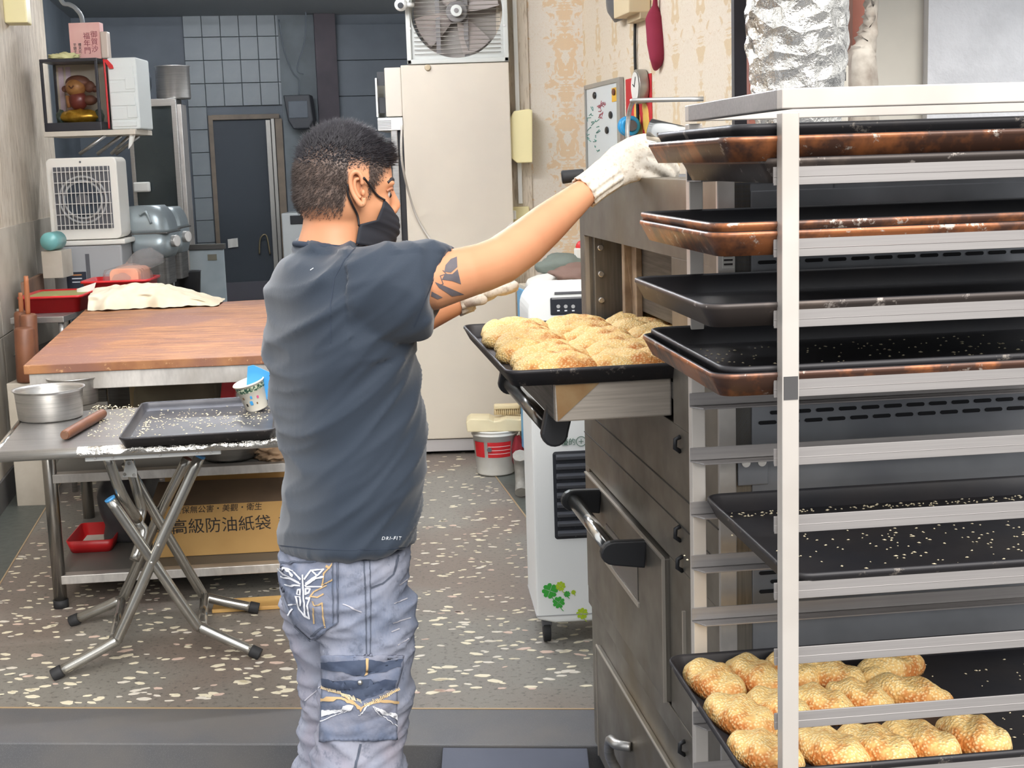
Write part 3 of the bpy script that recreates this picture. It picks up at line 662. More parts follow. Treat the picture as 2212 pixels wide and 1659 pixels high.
# ---- conduit, breaker box, socket on the pillar
q0=W(1121,-40,7.45); q1=W(1127,440,7.45); 
MB().box(-.011,.011,-.01,.012,q1.z,2.6).build('conduit',white_plastic,None,.002,label='white vertical cable duct beside the breaker box',cat='duct',loc=(q1.x-.006,7.468,0))
bp=[(1089,277),(1110,240),(1142,235),(1150,238),(1150,351),(1117,352),(1104,342),(1089,336)]
c0=W(1120,300,7.36); poly=[(W(x,y,7.36).x-c0.x,W(x,y,7.36).z) for x,y in bp]
bx=thing('breaker_box','pale yellow wall breaker box beside the fridge','breaker box',(c0.x,7.36,0)); mx=Matrix(((1,0,0,0),(0,0,-1,0),(0,1,0,0),(0,0,0,1)))
MB().prism(poly[::-1],-.12,0,mx).build('case',cream_plastic,bx,.006)
a=W(1091,312,7.36); MB().box(a.x-c0.x,a.x-c0.x+.014,-.002,.0,a.z-.045,a.z).build('blue_sticker',mat('blue_sticker',(150,168,214),.5),bx)
a=W(1125,463,7.44); so=thing('wall_socket','cream wall socket with a plugged charger by the fridge','socket',(a.x,7.44,a.z))
MB().box(-.045,.045,0,.06,-.04,.04).build('plate',cream_plastic,so,.004); MB().box(-.055,-.025,-.035,.0,-.025,.022).build('adapter',white_plastic,so,.004)
MB().cyl((-.055,-.018,.0),(-.10,-.018,-.012),.010,12).build('plug',black_plastic,so)
MB().tube([(-.10,-.018,-.012),(-.12,-.02,-.02),(-.125,-.02,-.06),(-.14,-.02,-.12)],.003,6,4).tube([(-.10,-.018,-.012),(-.115,-.02,-.03),(-.11,-.02,-.07),(-.10,-.02,-.11)],.003,6,4).build('wire',black_plastic,so)
# ---- blue lockers on concrete blocks
LA=math.degrees(math.atan(.171)); p=W(1121,800,6.75); LF=(p.x,6.75,LA)   # origin: far-left corner; local x right, -y toward camera
zb=W(1121,972,6.75).z; ztp=W(1121,612,6.75).z
lk=thing('locker','low blue-doored locker with cream sides behind the air cooler','locker',(p.x,6.75,0),R(LA))
cream=mat('locker_cream',(216,206,186),.5); lblue=mat('locker_blue',(104,176,222),.45,var=(3,(92,160,206)))
LD=.86
MB().box(.012,.42,-LD,0,zb,ztp).build('carcass',cream,lk,.004)
for k in range(2):
    y1=-.012-k*.43; d_=MB().box(0,.014,y1-.40,y1,zb+.02,ztp-.02).build('locker_door',lblue,lk,.003)
    MB().box(-.004,.002,y1-.13,y1-.09,.52,.62).build('pull_slot',black_plastic,d_,.003); MB().ball((-.004,y1-.22,.55),(.006,.018,.04)).build('dimple',mat('locker_dimple',(150,170,184),.5),d_)
    MB().box(-.004,.002,y1-.13,y1-.09,zb+.06,zb+.16).build('pull_slot',black_plastic,d_,.003)
    MB().box(-.003,.001,y1-.40,y1,.5*(zb+ztp)-.003,.5*(zb+ztp)+.003).build('door_seam',cream,d_)
MB().box(-.003,.004,-.80,-.74,.52,.58).build('red_sticker',mat('coral_sticker',(232,110,90),.6),lk)
pl_=MB().box(.06,.24,-LD-.004,-LD,ztp-.10,ztp-.06).build('name_plate',dark_grey,lk)
for k in range(2): MB().box(.065+.085*k,.14+.085*k,-LD-.006,-LD-.003,ztp-.09,ztp-.072).build('plate_strip',paper_white,pl_)
conc=mat('concrete',(156,152,144),.9,var=(8,(128,124,116)),bump=(30,.5,.01))
def rock(name,label,cat,c,r_,seed,mt,bump=.25,group=None,zmin=None,rz=0):
    mb=MB(); mb.ball((0,0,0),1,24,16); mb.v=[tuple(Vector((x*r_[0],y*r_[1],z*r_[2]))*(1+bump*noise.noise(Vector((x*2,y*2,z*2+seed*7))))) for x,y,z in mb.v]
    if zmin is not None: mb.v=[(x,y,max(z,zmin)) for x,y,z in mb.v]
    return mb.build(name,mt,None,0,label=label,cat=cat,group=group,loc=c,rz=rz)
for k,(y,lb) in enumerate(((-.16,'rough concrete block under the far end of the locker'),(-.60,'rough concrete block under the near end of the locker'))):
    o=MB().box(0,.36,-.09,.09,0,zb-.002).build('concrete_block',conc,None,.02,3,label=lb,cat='block'); o.location=(p.x-math.sin(R(LA))*y*-1*-1+.03*1, 6.75+y*math.cos(R(LA)),0); o.location.x=p.x-y*math.sin(R(LA))-.015; o.rotation_euler=(0,0,R(LA))
o=MB().tube([(0,0,.03),(.0,.05,.07),(.0,.06,.15),(0,.03,.2)],[.03,.026,.03,.035],10,4).build('rubble_piece',conc,None,label='knobbly concrete lump leaning on the locker block',cat='rubble'); o.location=(p.x-.01,6.3,0)
# things on the locker
def lkw(x,y): a=R(LA); return (p.x+x*math.cos(a)-y*math.sin(a),6.75+x*math.sin(a)+y*math.cos(a))
def heap(name,label,cat,x,y,z,r_,seed,mt,fold=.3):
    c=lkw(x,y); return rock(name,label,cat,(c[0],c[1],z+r_[2]*.45),r_,seed,mt,fold,zmin=-r_[2]*.45,rz=R(LA))
heap('folded_cloth','white folded cloth on top of the locker','cloth',.16,-.42,ztp,(.16,.36,.045),1,paper_white)
heap('brown_cloth','crumpled brown cloth lying over the white cloth','cloth',.21,-.52,ztp+.06,(.14,.16,.04),2,mat('brown_cloth',(122,98,88),.9),.5)
heap('flat_hat','grey-green hat at the back of the locker top','hat',.20,-.16,ztp+.06,(.13,.12,.06),3,mat('grey_green_cloth',(112,120,112),.9),.3)
heap('green_cloth','small pale green cloth at the near edge of the locker','cloth',.27,-.72,ztp+.005,(.10,.10,.025),4,mat('pale_green_cloth',(176,204,160),.9),.4)
c=lkw(.30,-.2); o=thing('snack_packet','red and white packet standing on the locker','packet',(c[0],c[1],ztp+.002),R(LA))
MB().box(-.05,.05,-.02,.02,0,.17).build('packet_body',paper_white,o,.008); MB().box(-.052,.052,-.022,.022,.02,.09).build('red_band',redink,o,.008); MB().ball((0,0,.175),(.045,.02,.035)).build('packet_top',red_plastic,o)
# ---- white air cooler with clovers
q=W(1159,1300,4.30); AC=(q.x,4.30,4.0)
zt2=W(1205,622,4.35).z; ac=thing('air_cooler','white evaporative air cooler with green clovers beside the oven','air cooler',(q.x,4.30,0),R(4))
AWd=.42; prof=[(0,.075),(AWd,.075),(AWd,zt2-.02)]
for k in range(9):
    a=R(90*k/8); prof.append((AWd-.02+.02*math.cos(a),zt2-.02+.02*math.sin(a)) if 0 else (AWd-.0,zt2) if k==0 else None) if 0 else None
rr=.075; prof=[(0,.09),(.06,.075),(AWd,.075),(AWd,zt2)]+[(rr-rr*math.sin(R(90*k/8)),zt2-rr+rr*math.cos(R(90*k/8))) for k in range(9)]
mx=Matrix(((1,0,0,0),(0,0,1,0),(0,1,0,0),(0,0,0,1)))
MB().prism(prof,0,.34,mx).build('body',white_plastic,ac,.012,3)
A=lambda px,py:L(px,py,AC,1,-.004)
def acbox(x0,y0,x1,y1,d0,d1):
    a=A(x0,y0); b=A(x1,y1); b.z=A(x0,y1).z; return MB().box(min(a.x,b.x),max(a.x,b.x),d0,d1,min(a.z,b.z),max(a.z,b.z))
cp=acbox(1188,643,1420,682,-.004,.01).build('control_panel',mat('panel_black',(48,50,56),.25),ac,.006)
acbox(1198,631,1420,636,-.0045,.004).build('display_strip',dark_grey,ac,.001)
for k,x in enumerate((1206,1222,1238)):
    a=A(x,662); MB().cyl((a.x,-.0045,a.z),(a.x,-.0055,a.z),.006,16).build('button',grey_plastic,cp); MB().box(a.x-.004,a.x+.004,-.0055,-.0045,a.z-.015,a.z-.011).build('button_mark',white_ink,cp)
gr=acbox(1192,975,1420,1168,-.003,.02).build('grille',mat('grille_black',(36,38,44),.4),ac,.012)
ga=A(1192,975); gb=A(1192,1168)
lv=B(.012,.40,-.012,.004,-.007,.007).mesh('louver',mat('louver_grey',(86,88,94),.4),.003)
for k in range(9): o=link('louver',lv,gr,loc=(ga.x,-.002,ga.z-.018-k*(ga.z-gb.z-.03)/8.4)); o.rotation_euler=(R(25),0,0)
for x in (1206,1240): 
    a=A(x,1000); b=A(x,1160); MB().box(a.x-.002,a.x+.002,-.003,.0,b.z,a.z).build('grille_bar',dark_grey,gr)
lettering('優的⊕L',.024,face_mx(A(1243,955)+Vector((0,-.0003,0)),(1,0,0),(0,0,1)),mat('logo_green',(74,110,92),.5),ac)
def clover(px,py,r_,leaves,mt,rot=0):
    c=A(px,py); mb=MB()
    for k in range(leaves):
        a=rot+2*PI*k/leaves; poly=[]
        for i in range(14):
            t_=2*PI*i/14; rr_=.5*r_*(1+.28*math.cos(t_*1)*1); hx=math.sin(t_)**3*.55; hy=(13*math.cos(t_)-5*math.cos(2*t_)-2*math.cos(3*t_)-math.cos(4*t_))/16*.5+.55
            poly.append((r_*(hx*math.cos(a)-hy*math.sin(a)),r_*(hx*math.sin(a)+hy*math.cos(a))))
        mb.prism(poly[::-1],0,.0008,face_mx(c+Vector((0,.0035,0)),(1,0,0),(0,0,1)))
    mb.tube([c+Vector((0,.003,0)),c+Vector((.3*r_,.003,-.9*r_)),c+Vector((.7*r_,.003,-1.4*r_))],.0012,5,3)
    return mb.build('clover_print',mt,ac)
clover(1188,1277,.027,4,green_leaf,.4); clover(1211,1267,.017,4,lime,.2); clover(1207,1302,.021,4,green_leaf,.1); clover(1225,1284,.011,4,green_leaf,.6); clover(1239,1280,.008,4,lime,.2); clover(1258,1326,.02,4,lime,.3)
MB().box(-.0015,AWd,-.0015,.34,.10,.103).build('base_seam',grey_plastic,ac)
for x in (.035,AWd-.04):
    for y in (.05,.29):
        o=MB().cyl((x-.012,y,.034),(x+.012,y,.034),.034,20).build('caster',black_rubber,ac,.004); MB().box(x-.016,x+.016,y-.02,y+.02,.055,.08).build('caster_fork',dark_grey,o,.003)
# ---- bucket, board, brush
bc=G(1072,1016); bk_=thing('bucket','white plastic bucket with a red label beside the fridge','bucket',(bc.x,6.86,0))
MB().lathe([(0,.004),(.092,.004),(.096,.012),(.112,.205),(.118,.205),(.119,.213),(.112,.213),(.112,.222),(.120,.224),(.120,.232),(.108,.232),(.092,.02),(0,.02)],36).build('pail',mat('pail_white',(236,234,228),.45,var=(8,(222,218,210))),bk_)
mb=MB(); 
def band(a0,a1,z0,z1):
    def f(u,v): a=R(a0+(a1-a0)*u); z=z0+(z1-z0)*v; r_=.0965+.0157*(z-.012)/.193+.0012; return (r_*math.cos(a),r_*math.sin(a),z)
    return MB().grid(14,1,f)
lb=band(250,315,.10,.178).build('red_label',redink,bk_); band(205,240,.10,.178).build('red_label',redink,bk_)
for z in (.118,.136,.155): band(251,314,z,z+.0025).build('label_line',paper_white,lb).scale=(1.004,1.004,1)
MB().cyl((-.028,-.110,.143),(-.028,-.114,.143),.012,16).build('label_seal',dark_grey,lb)
bd=MB().prism([(-.135,0),(.135,-.005),(.14,.055),(.06,.062),(.03,.052),(.0,.05),(-.025,.062),(-.12,.066),(-.14,.05)],0,.16,Matrix(((1,0,0,0),(0,0,1,0),(0,1,0,0),(0,0,0,1)))).build('foam_board',mat('cream_foam',(228,214,176),.8,var=(6,(214,198,160))),None,.006,label='cream foam slab lying across the bucket',cat='board'); bd.location=(bc.x+.0,6.76,.2335)
o=thing('scrub_brush','worn cream scrubbing brush above the bucket','brush',(bc.x+.02,6.85,.30)); MB().box(-.02,.11,-.02,.02,.03,.055).build('brush_back',mat('cream_wood',(224,206,166),.7),o,.008)
bm_=MB()
for k in range(26): bm_.cyl((-.018+k*.005,(-1)**k*.008,.0),(-.018+k*.005,(-1)**k*.007,.035),.0035,5)
bm_.build('bristles',mat('bristle',(216,196,158),.9),o)
rock('red_cloth','dark red cloth hanging at the bucket edge','cloth',(bc.x+.115,6.80,.12),(.035,.035,.075),5,mat('wine_cloth',(140,38,48),.9),.35)
# ---- things on the oblique damask wall (local x runs toward the street, y into the wall)
wall=thing('whiteboard','white magnetic board with magnets on the damask wall','whiteboard',P0,math.atan2(dirw.y,dirw.x))
def wb_box(px0,py0,px1,py1,d0,d1):
    a=wall_local(px0,py0); b=wall_local(px1,py1); return MB().box(min(a[0],b[0]),max(a[0],b[0]),-d1,-d0,min(a[1],b[1]),max(a[1],b[1]))
wb_box(1274,190,1347,378,.004,.018).build('board',mat('board_white',(226,236,240),.3),wall,.002)
a=wall_local(1271,186); b=wall_local(1352,382)
MB().box(a[0],b[0],-.024,-.003,a[1]-.02,a[1]).box(b[0]-.06,b[0],-.024,-.003,b[1],a[1]-.02).box(a[0],b[0],-.024,-.003,b[1],b[1]+.015).box(a[0],a[0]+.02,-.024,-.003,b[1],a[1]).build('board_frame',mat('board_frame',(176,176,170),.4,.4),wall,.002)
for px,py in ((1293,206),(1328,248),(1320,281)):
    a=wall_local(px,py); MB().ball((a[0],-.022,a[1]),(.03,.008,.018)).build('magnet',black_plastic,wall)
a=wall_local(1336,203); MB().box(a[0]-.05,a[0]+.05,-.021,-.018,a[1]-.035,a[1]+.03).build('yellow_note',mat('note_yellow',(240,190,70),.7),wall); MB().ball((a[0],-.025,a[1]+.01),(.03,.006,.016)).build('magnet',mat('brown_magnet',(110,60,40),.5),wall)
rg=random.Random(5)
for col_,(x0,y0,n_) in ((mat('scribble_green',(90,150,140),.7),(1279,235,7)),(mat('scribble_red',(176,100,110),.7),(1303,222,6)),(mat('scribble_green2',(90,150,140),.7),(1290,262,7)),(mat('scribble_red2',(176,100,110),.7),(1304,243,5))):
    mb=MB()
    for k in range(n_):
        a=wall_local(x0+rg.uniform(-2,10),y0+(k*11 if 'green' in col_.name else k*2)); pts=[Vector((a[0]+rg.uniform(-.05,.05),-.019,a[1]+rg.uniform(-.012,.012))) for _ in range(4)]
        mb.tube(pts,.002,5,3)
    mb.build('scribble',col_,wall)
rz_w=math.atan2(dirw.y,dirw.x)
po=thing('red_poster','red poster with golden writing on the damask wall','poster',P0,rz_w)
wb_box(1353,172,1411,330,.001,.004).build('sheet',mat('poster_red',(206,44,52),.6,var=(4,(190,36,44))),po)
a=wall_local(1390,262); MB(); lettering('招財',.15,face_mx((a[0],-.0045,a[1]),(1,0,0),(0,0,1)),mat('poster_gold',(240,196,96),.5),po) if 0 else None
gold=mat('poster_gold',(240,196,96),.5)
for px,py,w_,h_,t_ in ((1377,242,.05,.045,.3),(1380,262,.045,.04,-.3),(1396,240,.06,.035,.5),(1398,265,.05,.05,.2),(1384,285,.05,.04,.1),(1400,290,.05,.03,-.4),(1393,252,.02,.06,.1)):
    a=wall_local(px,py); MB().ball((a[0],-.004,a[1]),(w_,.0012,h_),12,8,Matrix.Rotation(t_,3,'Y')).build('gold_stroke',gold,po)
a=wall_local(1396,187); ck=thing('wall_clock','small round clock hanging over the red poster','clock',P0,rz_w)
MB().cyl((a[0],-.006,a[1]),(a[0],-.05,a[1]),.075,28).build('clock_case',mat('clock_rim',(170,166,158),.3,.6),ck,.004); MB().cyl((a[0],-.051,a[1]),(a[0],-.053,a[1]),.064,28).build('dial',paper_white,ck)
MB().cyl((a[0],-.055,a[1]),(a[0]+.02,-.055,a[1]+.042),.0015,6).cyl((a[0],-.055,a[1]),(a[0]-.028,-.055,a[1]+.012),.002,6).build('hand',ink,ck)
pts=[wall_local(x,y) for x,y in ((1378,20),(1377,100),(1379,170),(1382,220),(1383,270),(1378,292))]
MB().tube([(q[0],-.012,q[1]) for q in pts],.007,8,5).build('hanging_cable',black_rubber,None,label='black cable hanging down the damask wall',cat='cable',loc=P0,rz=rz_w)
pts=[wall_local(x,y) for x,y in ((1426,-20),(1425,12),(1424,40),(1428,90),(1430,125),(1425,150))]
o=MB().tube([(q[0],-.02,q[1]) for q in pts],[.006,.012,.04,.042,.035,.008],12,5).build('wine_strap',mat('wine_fabric',(140,36,62),.85),None,label='wine-red padded strap hanging on the damask wall',cat='strap',loc=P0,rz=rz_w)
wbx=thing('wall_box','beige wall box at the top of the damask wall','wall box',P0,rz_w)
wb_box(1371,-30,1407,26,.002,.10).build('box_case',mat('box_beige',(226,208,170),.6),wbx,.006); wb_box(1378,27,1407,40,.002,.05).build('box_lip',mat('box_beige_dark',(196,180,148),.6),wbx,.004)
a=wall_local(1352,0); MB().lathe([(0,0),(.09,.01),(.1,.04),(.06,.07),(0,.08)],24,mx=Matrix.Rotation(R(90),3,'X')).build('wall_bell',mat('bell_grey',(120,122,126),.35,.4),None,label='round grey bell at the top of the damask wall',cat='bell',loc=P0+dirw*a[0]+Vector((-.01,0,a[1])),rz=rz_w)
a=wall_local(1381,272); o=thing('tape_roll','bright blue tape rolls hung by the whiteboard','tape',P0,rz_w)
for k in range(2): MB().lathe([(.025,-.02),(.04,-.02),(.045,-.01),(.045,.01),(.04,.02),(.025,.02),(.025,-.02)],24,(a[0]+.02+.045*k,-.06,a[1]),Matrix.Rotation(R(90),3,'Y')).build('tape_ring',mat('cyan_tape',(40,160,222),.35),o)
MB().cyl((a[0]-.04,-.06,a[1]),(a[0]+.1,-.06,a[1]),.024,16).build('tape_core',dark_grey,o)
# ---- top of the oven and above
a=ow(.38,.62,OT)
foil=NT('aluminium_foil'); foil.set((218,214,206),.22,.95); fz_=foil.voro(16,foil.mapped((1,1,1.6))); foil.bump(foil.math('ADD',fz_,foil.noise(22,5,.6)),.9,.02)
mb=MB(); c0=W(1722,100,2.95); rA=.5*(W(1826,0,2.95).x-W(1617,0,2.95).x)
def duct(u,v):
    an=2*PI*u; z=OT+.001+.62*v; r_=rA*(.74+.26*min(1,v*2.4)); r_*=1+.06*noise.noise(Vector((math.cos(an)*3,math.sin(an)*3,z*22)))+.05*noise.noise(Vector((math.cos(an)*8,math.sin(an)*8,z*16+5)))
    r_+=.004*abs(math.sin(z*60+3*math.sin(an*2)))
    return (r_*math.cos(an),r_*math.sin(an),z)
mb.grid(96,110,duct); o=mb.build('foil_wrapped_duct',foil.m,None,label='exhaust duct wrapped in crumpled aluminium foil on the oven',cat='duct'); o.location=(c0.x,2.95,0)
a=W(1811,163,3.0); o=thing('vent_box','small off-white slotted box beside the foil duct','vent box',(a.x,3.0,OT+.001))
MB().box(-.022,.022,0,.08,0,a.z-OT+.02).build('case',mat('offwhite_box',(196,190,178),.6),o,.004)
for k in range(6): MB().box(-.014+k*.0055,-.0115+k*.0055,-.001,.001,a.z-OT-.012,a.z-OT+.006).build('slot',black_plastic,o)
x0=W(1800,90,4.55).x; x1=W(1868,90,4.55).x
o=MB().box(W(1618,90,4.55).x,x1,4.55,4.6,0,2.6).build('brown_board',mat('red_brown_board',(150,88,70),.6,var=(5,(128,74,60))),None,.004,label='red-brown upright board behind the foil duct',cat='board')
MB().box(x0+.03,x0+.055,4.52,4.55,0,2.6).build('board_batten',mat('batten_brown',(120,84,72),.6),o,.003)
u_=thing('umbrella','folded off-white umbrella leaning by the red-brown board','umbrella',W(1862,178,4.4))
b0=W(1862,178,4.4); pts=[W(1856,600,4.4)-b0,W(1858,178,4.4)-b0,W(1868,100,4.4)-b0,W(1876,60,4.4)-b0,W(1882,10,4.4)-b0,W(1884,-60,4.4)-b0]
mb=MB(); mb.tube(pts,[.06,.05,.034,.02,.016,.012],14,6)
mb.v=[(x+.010*math.sin(20*math.atan2(y,x+1e-4)+z*3),y,z) for x,y,z in mb.v]; mb.build('canopy',mat('umbrella_cloth',(196,188,176),.85,var=(14,(140,128,116))),u_)
MB().cyl(W(1884,-60,4.4)-b0,W(1886,-110,4.4)-b0,.012,10).build('shaft',black_plastic,u_); MB().cyl(W(1856,600,4.4)-b0,(W(1856,600,4.4).x-b0.x,0,-b0.z),.012,10).build('tip',chrome,u_)
# lever with black grip and steel tube on the oven top
lv_=MB().tube([ow(.06,.66,1.513),W(1345,365,2.97),W(1250,380,2.98)],.007,10).build('steam_lever',steel,None,label='steel lever with a black grip beside the glove',cat='lever')
MB().cyl(W(1213,383,2.98),W(1262,377,2.98),.0145,20,.012).build('grip',black_rubber,lv_,.004)
q0=W(1404,279,2.75); q1=W(1500,302,2.72)
tb=thing('steel_tube','polished steel tube lying on the oven top','tube',q0); d_=(q1-q0)
MB().cyl((0,0,0),d_,.021,28).build('tube_wall',chrome,tb); MB().cyl(-d_*.012,d_*.01,.0185,24).build('tube_end',mat('tube_dark',(70,66,62),.5),tb)
st_=Vector((q1.x,q1.y,0)); MB().box(st_.x-.012,st_.x+.012,st_.y-.02,st_.y+.02,OT,q1.z-.02).build('tube_stand',steel,tb).location=-q0
MB().tube([W(1520,214,3.0),W(1380,217,3.02),W(1366,222,3.04),W(1358,250,3.06),W(1356,300,3.06),ow(.04,.76,OT)],.005,8,4).build('hook_rod',steel,None,label='thin bent steel rod standing on the oven top',cat='rod')
# ================================================================ WORKTABLE
t=NT('worn_wood'); n1=t.noise(5,5,.6,t.mapped((1,5,1),(0,0,R(-4)))); n2=t.noise(2.2,3)
b=t.mix(t.ramp(n1,[(.36,(0,0,0,1)),(.66,(1,1,1,1))]),(116,70,46),(172,120,76)); b=t.mix(t.ramp(n2,[(.48,(0,0,0,1)),(.60,(1,1,1,1))]),b,(128,86,70))
b=t.mix(t.ramp(t.noise(46,3,.7,t.mapped((1,3,1),(0,0,R(50)))),[(.62,(0,0,0,1)),(.72,(1,1,1,1))]),b,(192,148,106)); wood_worn=t.set(b,.6); t.bump(n1,.1,.002)
wood=mat('rolling_pin_wood',(126,80,54),.5,var=(9,(104,64,44)))
FL,FR,BR,BLc=Vector((-1.706,4.812)),Vector((-.70,4.90)),Vector((-1.10,7.06)),Vector((-2.084,6.812))
def TB(u,v): return (FL*(1-u)+FR*u)*(1-v)+(BLc*(1-u)+BR*u)*v
wt=thing('worktable','long wooden-topped worktable with aluminium frame and lower shelves','table',(0,0,0))
def strip(u0,v0,u1,v1,z0,z1): return MB().quadprism([TB(u0,v0),TB(u1,v0),TB(u1,v1),TB(u0,v1)],z0,z1)
for k in range(4):
    strip(0,k*.25+.0008,1,(k+1)*.25-.0008,.868,.900).build('plank',wood_worn,wt,.003)
strip(.015,.006,.985,.03,.806,.868).build('apron',steel_pale,wt,.002); strip(.015,.97,.985,.992,.806,.868).build('apron',steel_pale,wt,.002)
strip(.015,.03,.045,.97,.806,.868).build('apron',steel_pale,wt,.002); strip(.955,.03,.985,.97,.806,.868).build('apron',steel_pale,wt,.002)
z1=W(130,1020,4.9).z; z2=W(150,1237,4.9).z
for u,v in ((.05,.03),(.95,.03),(.07,.45),(.95,.45),(.05,.96),(.95,.96)):
    q=TB(u,v); MB().cyl((q.x,q.y,.02),(q.x,q.y,.806),.024,18).build('leg',mat('leg_steel',(150,146,140),.25,.9),wt); MB().cyl((q.x,q.y,0),(q.x,q.y,.03),.027,16).build('leg_foot',black_rubber,wt)
for z in (z1,z2):
    strip(.06,.02,.94,.045,z-.032,z).build('shelf_rail',steel_pale,wt,.002)
    strip(.05,.045,.95,.50,z-.010,z-.002).build('shelf_plate',mat('shelf_grey',(120,118,114),.5,.3),wt)
# box of paper bags
bz=z2-.001
q=W(318,1200,5.05); bxw=W(606,1200,5.05).x-q.x
box=thing('cardboard_box','cardboard box of greaseproof paper bags on the lower shelf','box',(q.x+.02,5.06,bz),R(4.5))
BH=W(450,1092,5.06).z-bz
MB().box(0,bxw,0,.36,0,BH).build('carton',cardboard,box,.003)
MB().add([(0,.0,BH),(bxw,.0,BH),(bxw-.01,.16,BH+.055),(0.01,.16,BH+.06)],[(0,1,2,3)]).build('front_flap',cardboard_dark,box)
MB().add([(0,.36,BH),(bxw,.36,BH),(bxw,.37,BH+.13),(0,.37,BH+.13)],[(0,1,2,3)]).build('rear_flap',cardboard,box)
zc=W(465,1139,5.06).z-bz; xc=.50*bxw
lettering('高級防油紙袋',.062,face_mx((xc+.01,-.0012,zc),(1,0,0),(0,0,1)),ink,box)
lettering('環保無公害・美觀・衛生',.030,face_mx((xc-.0,-.0012,W(465,1102,5.06).z-bz),(1,0,0),(0,0,1)),ink,box,shear=.15)
lettering('環保無公害・美觀・衛生',.026,face_mx((xc,.362,BH+.08),(1,0,0),(0,0,1)),ink,box).location=(0,-.0,0)
for k in range(3):
    MB().box(.02,.11,-.0015,.0,zc+.012-.012*k,zc+.015-.012*k).box(xc+.225,bxw-.01,-.0015,0,zc+.018-.012*k,zc+.021-.012*k).build('printed_line',ink,box)
def blob(name,label,cat,c,r_,seed,mt,bump=.22,rz=0,zfl=None,freq=2.0,sq=1.0):
    mb=MB(); mb.ball((0,0,0),1,36,22); out=[]
    for x,y,z in mb.v:
        v=Vector((x,y,z)); s=1+bump*noise.noise(v*freq+Vector((seed*3.3,0,seed)))
        if sq!=1.0: v=Vector([math.copysign(abs(q)**sq,q) for q in v])
        p_=Vector((v.x*r_[0],v.y*r_[1],v.z*r_[2]))*s
        if zfl is not None: p_.z=max(p_.z,-r_[2]*zfl)
        out.append(tuple(p_))
    mb.v=out; return mb.build(name,mt,None,0,label=label,cat=cat,loc=(c[0],c[1],c[2]+(r_[2]*zfl if zfl else 0)),rz=rz)
dark_bag=mat('dark_sack',(62,62,66),.55,var=(4,(84,80,80)))
c=W(285,1205,5.35); blob('black_sack','black plastic sack on the lower shelf beside the cardboard box','sack',(c.x-.02,5.45,z2-.002),(.10,.2,.15),1,dark_bag,.25,zfl=.85,sq=.7)
c=W(225,1100,5.3); blob('grey_sack','grey sack leaning behind the middle table leg','sack',(c.x+.02,5.62,z2-.002),(.10,.1,.16),2,mat('grey_sack',(112,106,104),.7),.2,zfl=.85,sq=.7)
c=W(190,1200,5.2); rt=thing('red_pan','shallow red plastic pan on the lower shelf','pan',(c.x+.01,5.3,z2-.001),R(5)); 
MB().rings([[(x,y,z) for x,y in rrect(w_,d_,.02,4)] for w_,d_,z in ((.15,.26,0),(.17,.28,.05),(.18,.29,.05),(.155,.265,.004))]).build('pan_wall',red_plastic,rt); MB().box(-.06,.06,-.10,.1,.004,.01).build('pan_liner',paper_white,rt,.002)
# upper shelf contents
olive=mat('olive_sack',(146,138,118),.85,var=(5,(124,116,98)),bump=(40,.15))
c=W(388,860,5.45); blob('flour_sack','olive-grey flour sack under the wooden tabletop','sack',(c.x,5.5,z1-.002),(.16,.24,.17),5,olive,.12,zfl=.9,sq=.55)
c=W(283,838,5.3); MB().box(-.035,.035,0,.12,0,.245).build('cream_carton',mat('cream_carton',(226,204,160),.8),None,.004,label='small cream carton beside the flour sack',cat='carton',loc=(c.x,5.4,z1-.002),rz=R(5))
c=W(185,830,5.3); o=thing('steel_pan','grey steel pan standing upright behind the mixing bowls','pan',(c.x-.02,5.3,z1-.002)); MB().box(-.13,.10,0,.02,.0,.255).build('pan_plate',steel,o,.008); MB().box(.03,.10,-.012,.0,.19,.24).build('pan_patch',dark_steel,o,.004)
c=W(548,880,5.3); blob('white_bag','white bag behind the paper cup, under the tabletop','bag',(c.x,5.42,z1-.002),(.05,.1,.155),6,paper_white,.15,zfl=.9,sq=.6)
c=W(508,850,5.3); MB().prism([(0,0),(.05,0),(.10,.28),(.045,.28)],0,.04,Matrix(((1,0,0,0),(0,0,1,0),(0,1,0,0),(0,0,0,1)))).build('red_scoop',red_plastic,None,.006,label='red plastic scoop behind the tray on the folding table',cat='scoop',loc=(c.x-.06,5.14,z1-.002))
c=W(490,975,5.0); MB().lathe([(0,0),(.085,0),(.10,.012),(.115,.06),(.12,.065),(.112,.062),(.09,.01),(0,.006)],32).build('steel_basin',steel,None,label='shallow steel basin on the upper shelf of the worktable',cat='basin',loc=(c.x,5.06,z1-.001))
c=W(595,972,5.0); blob('paper_bags','crumpled brown paper bags at the shelf edge','bags',(c.x,5.05,z1-.002),(.08,.09,.035),7,mat('kraft_paper',(176,146,116),.85),.5,zfl=.6,freq=4)
c=W(600,1020,5.2); MB().box(-.02,.06,0,.2,0,.26).build('red_crate',red_plastic,None,.006,label='red crate at the end of the lower shelf',cat='crate',loc=(W(585,1080,5.5).x+.02,5.5,z2-.001))
# plank on the floor
q=G(545,1312); o=MB().box(-.17,.17,-.06,.06,0,.014).build('floor_plank',mat('pale_wood',(214,172,104),.6,var=(6,(190,146,84))),None,.003,label='pale wooden plank lying on the floor beside the table foot',cat='plank',loc=(q.x+.03,q.y+.02,.001),rz=R(6))
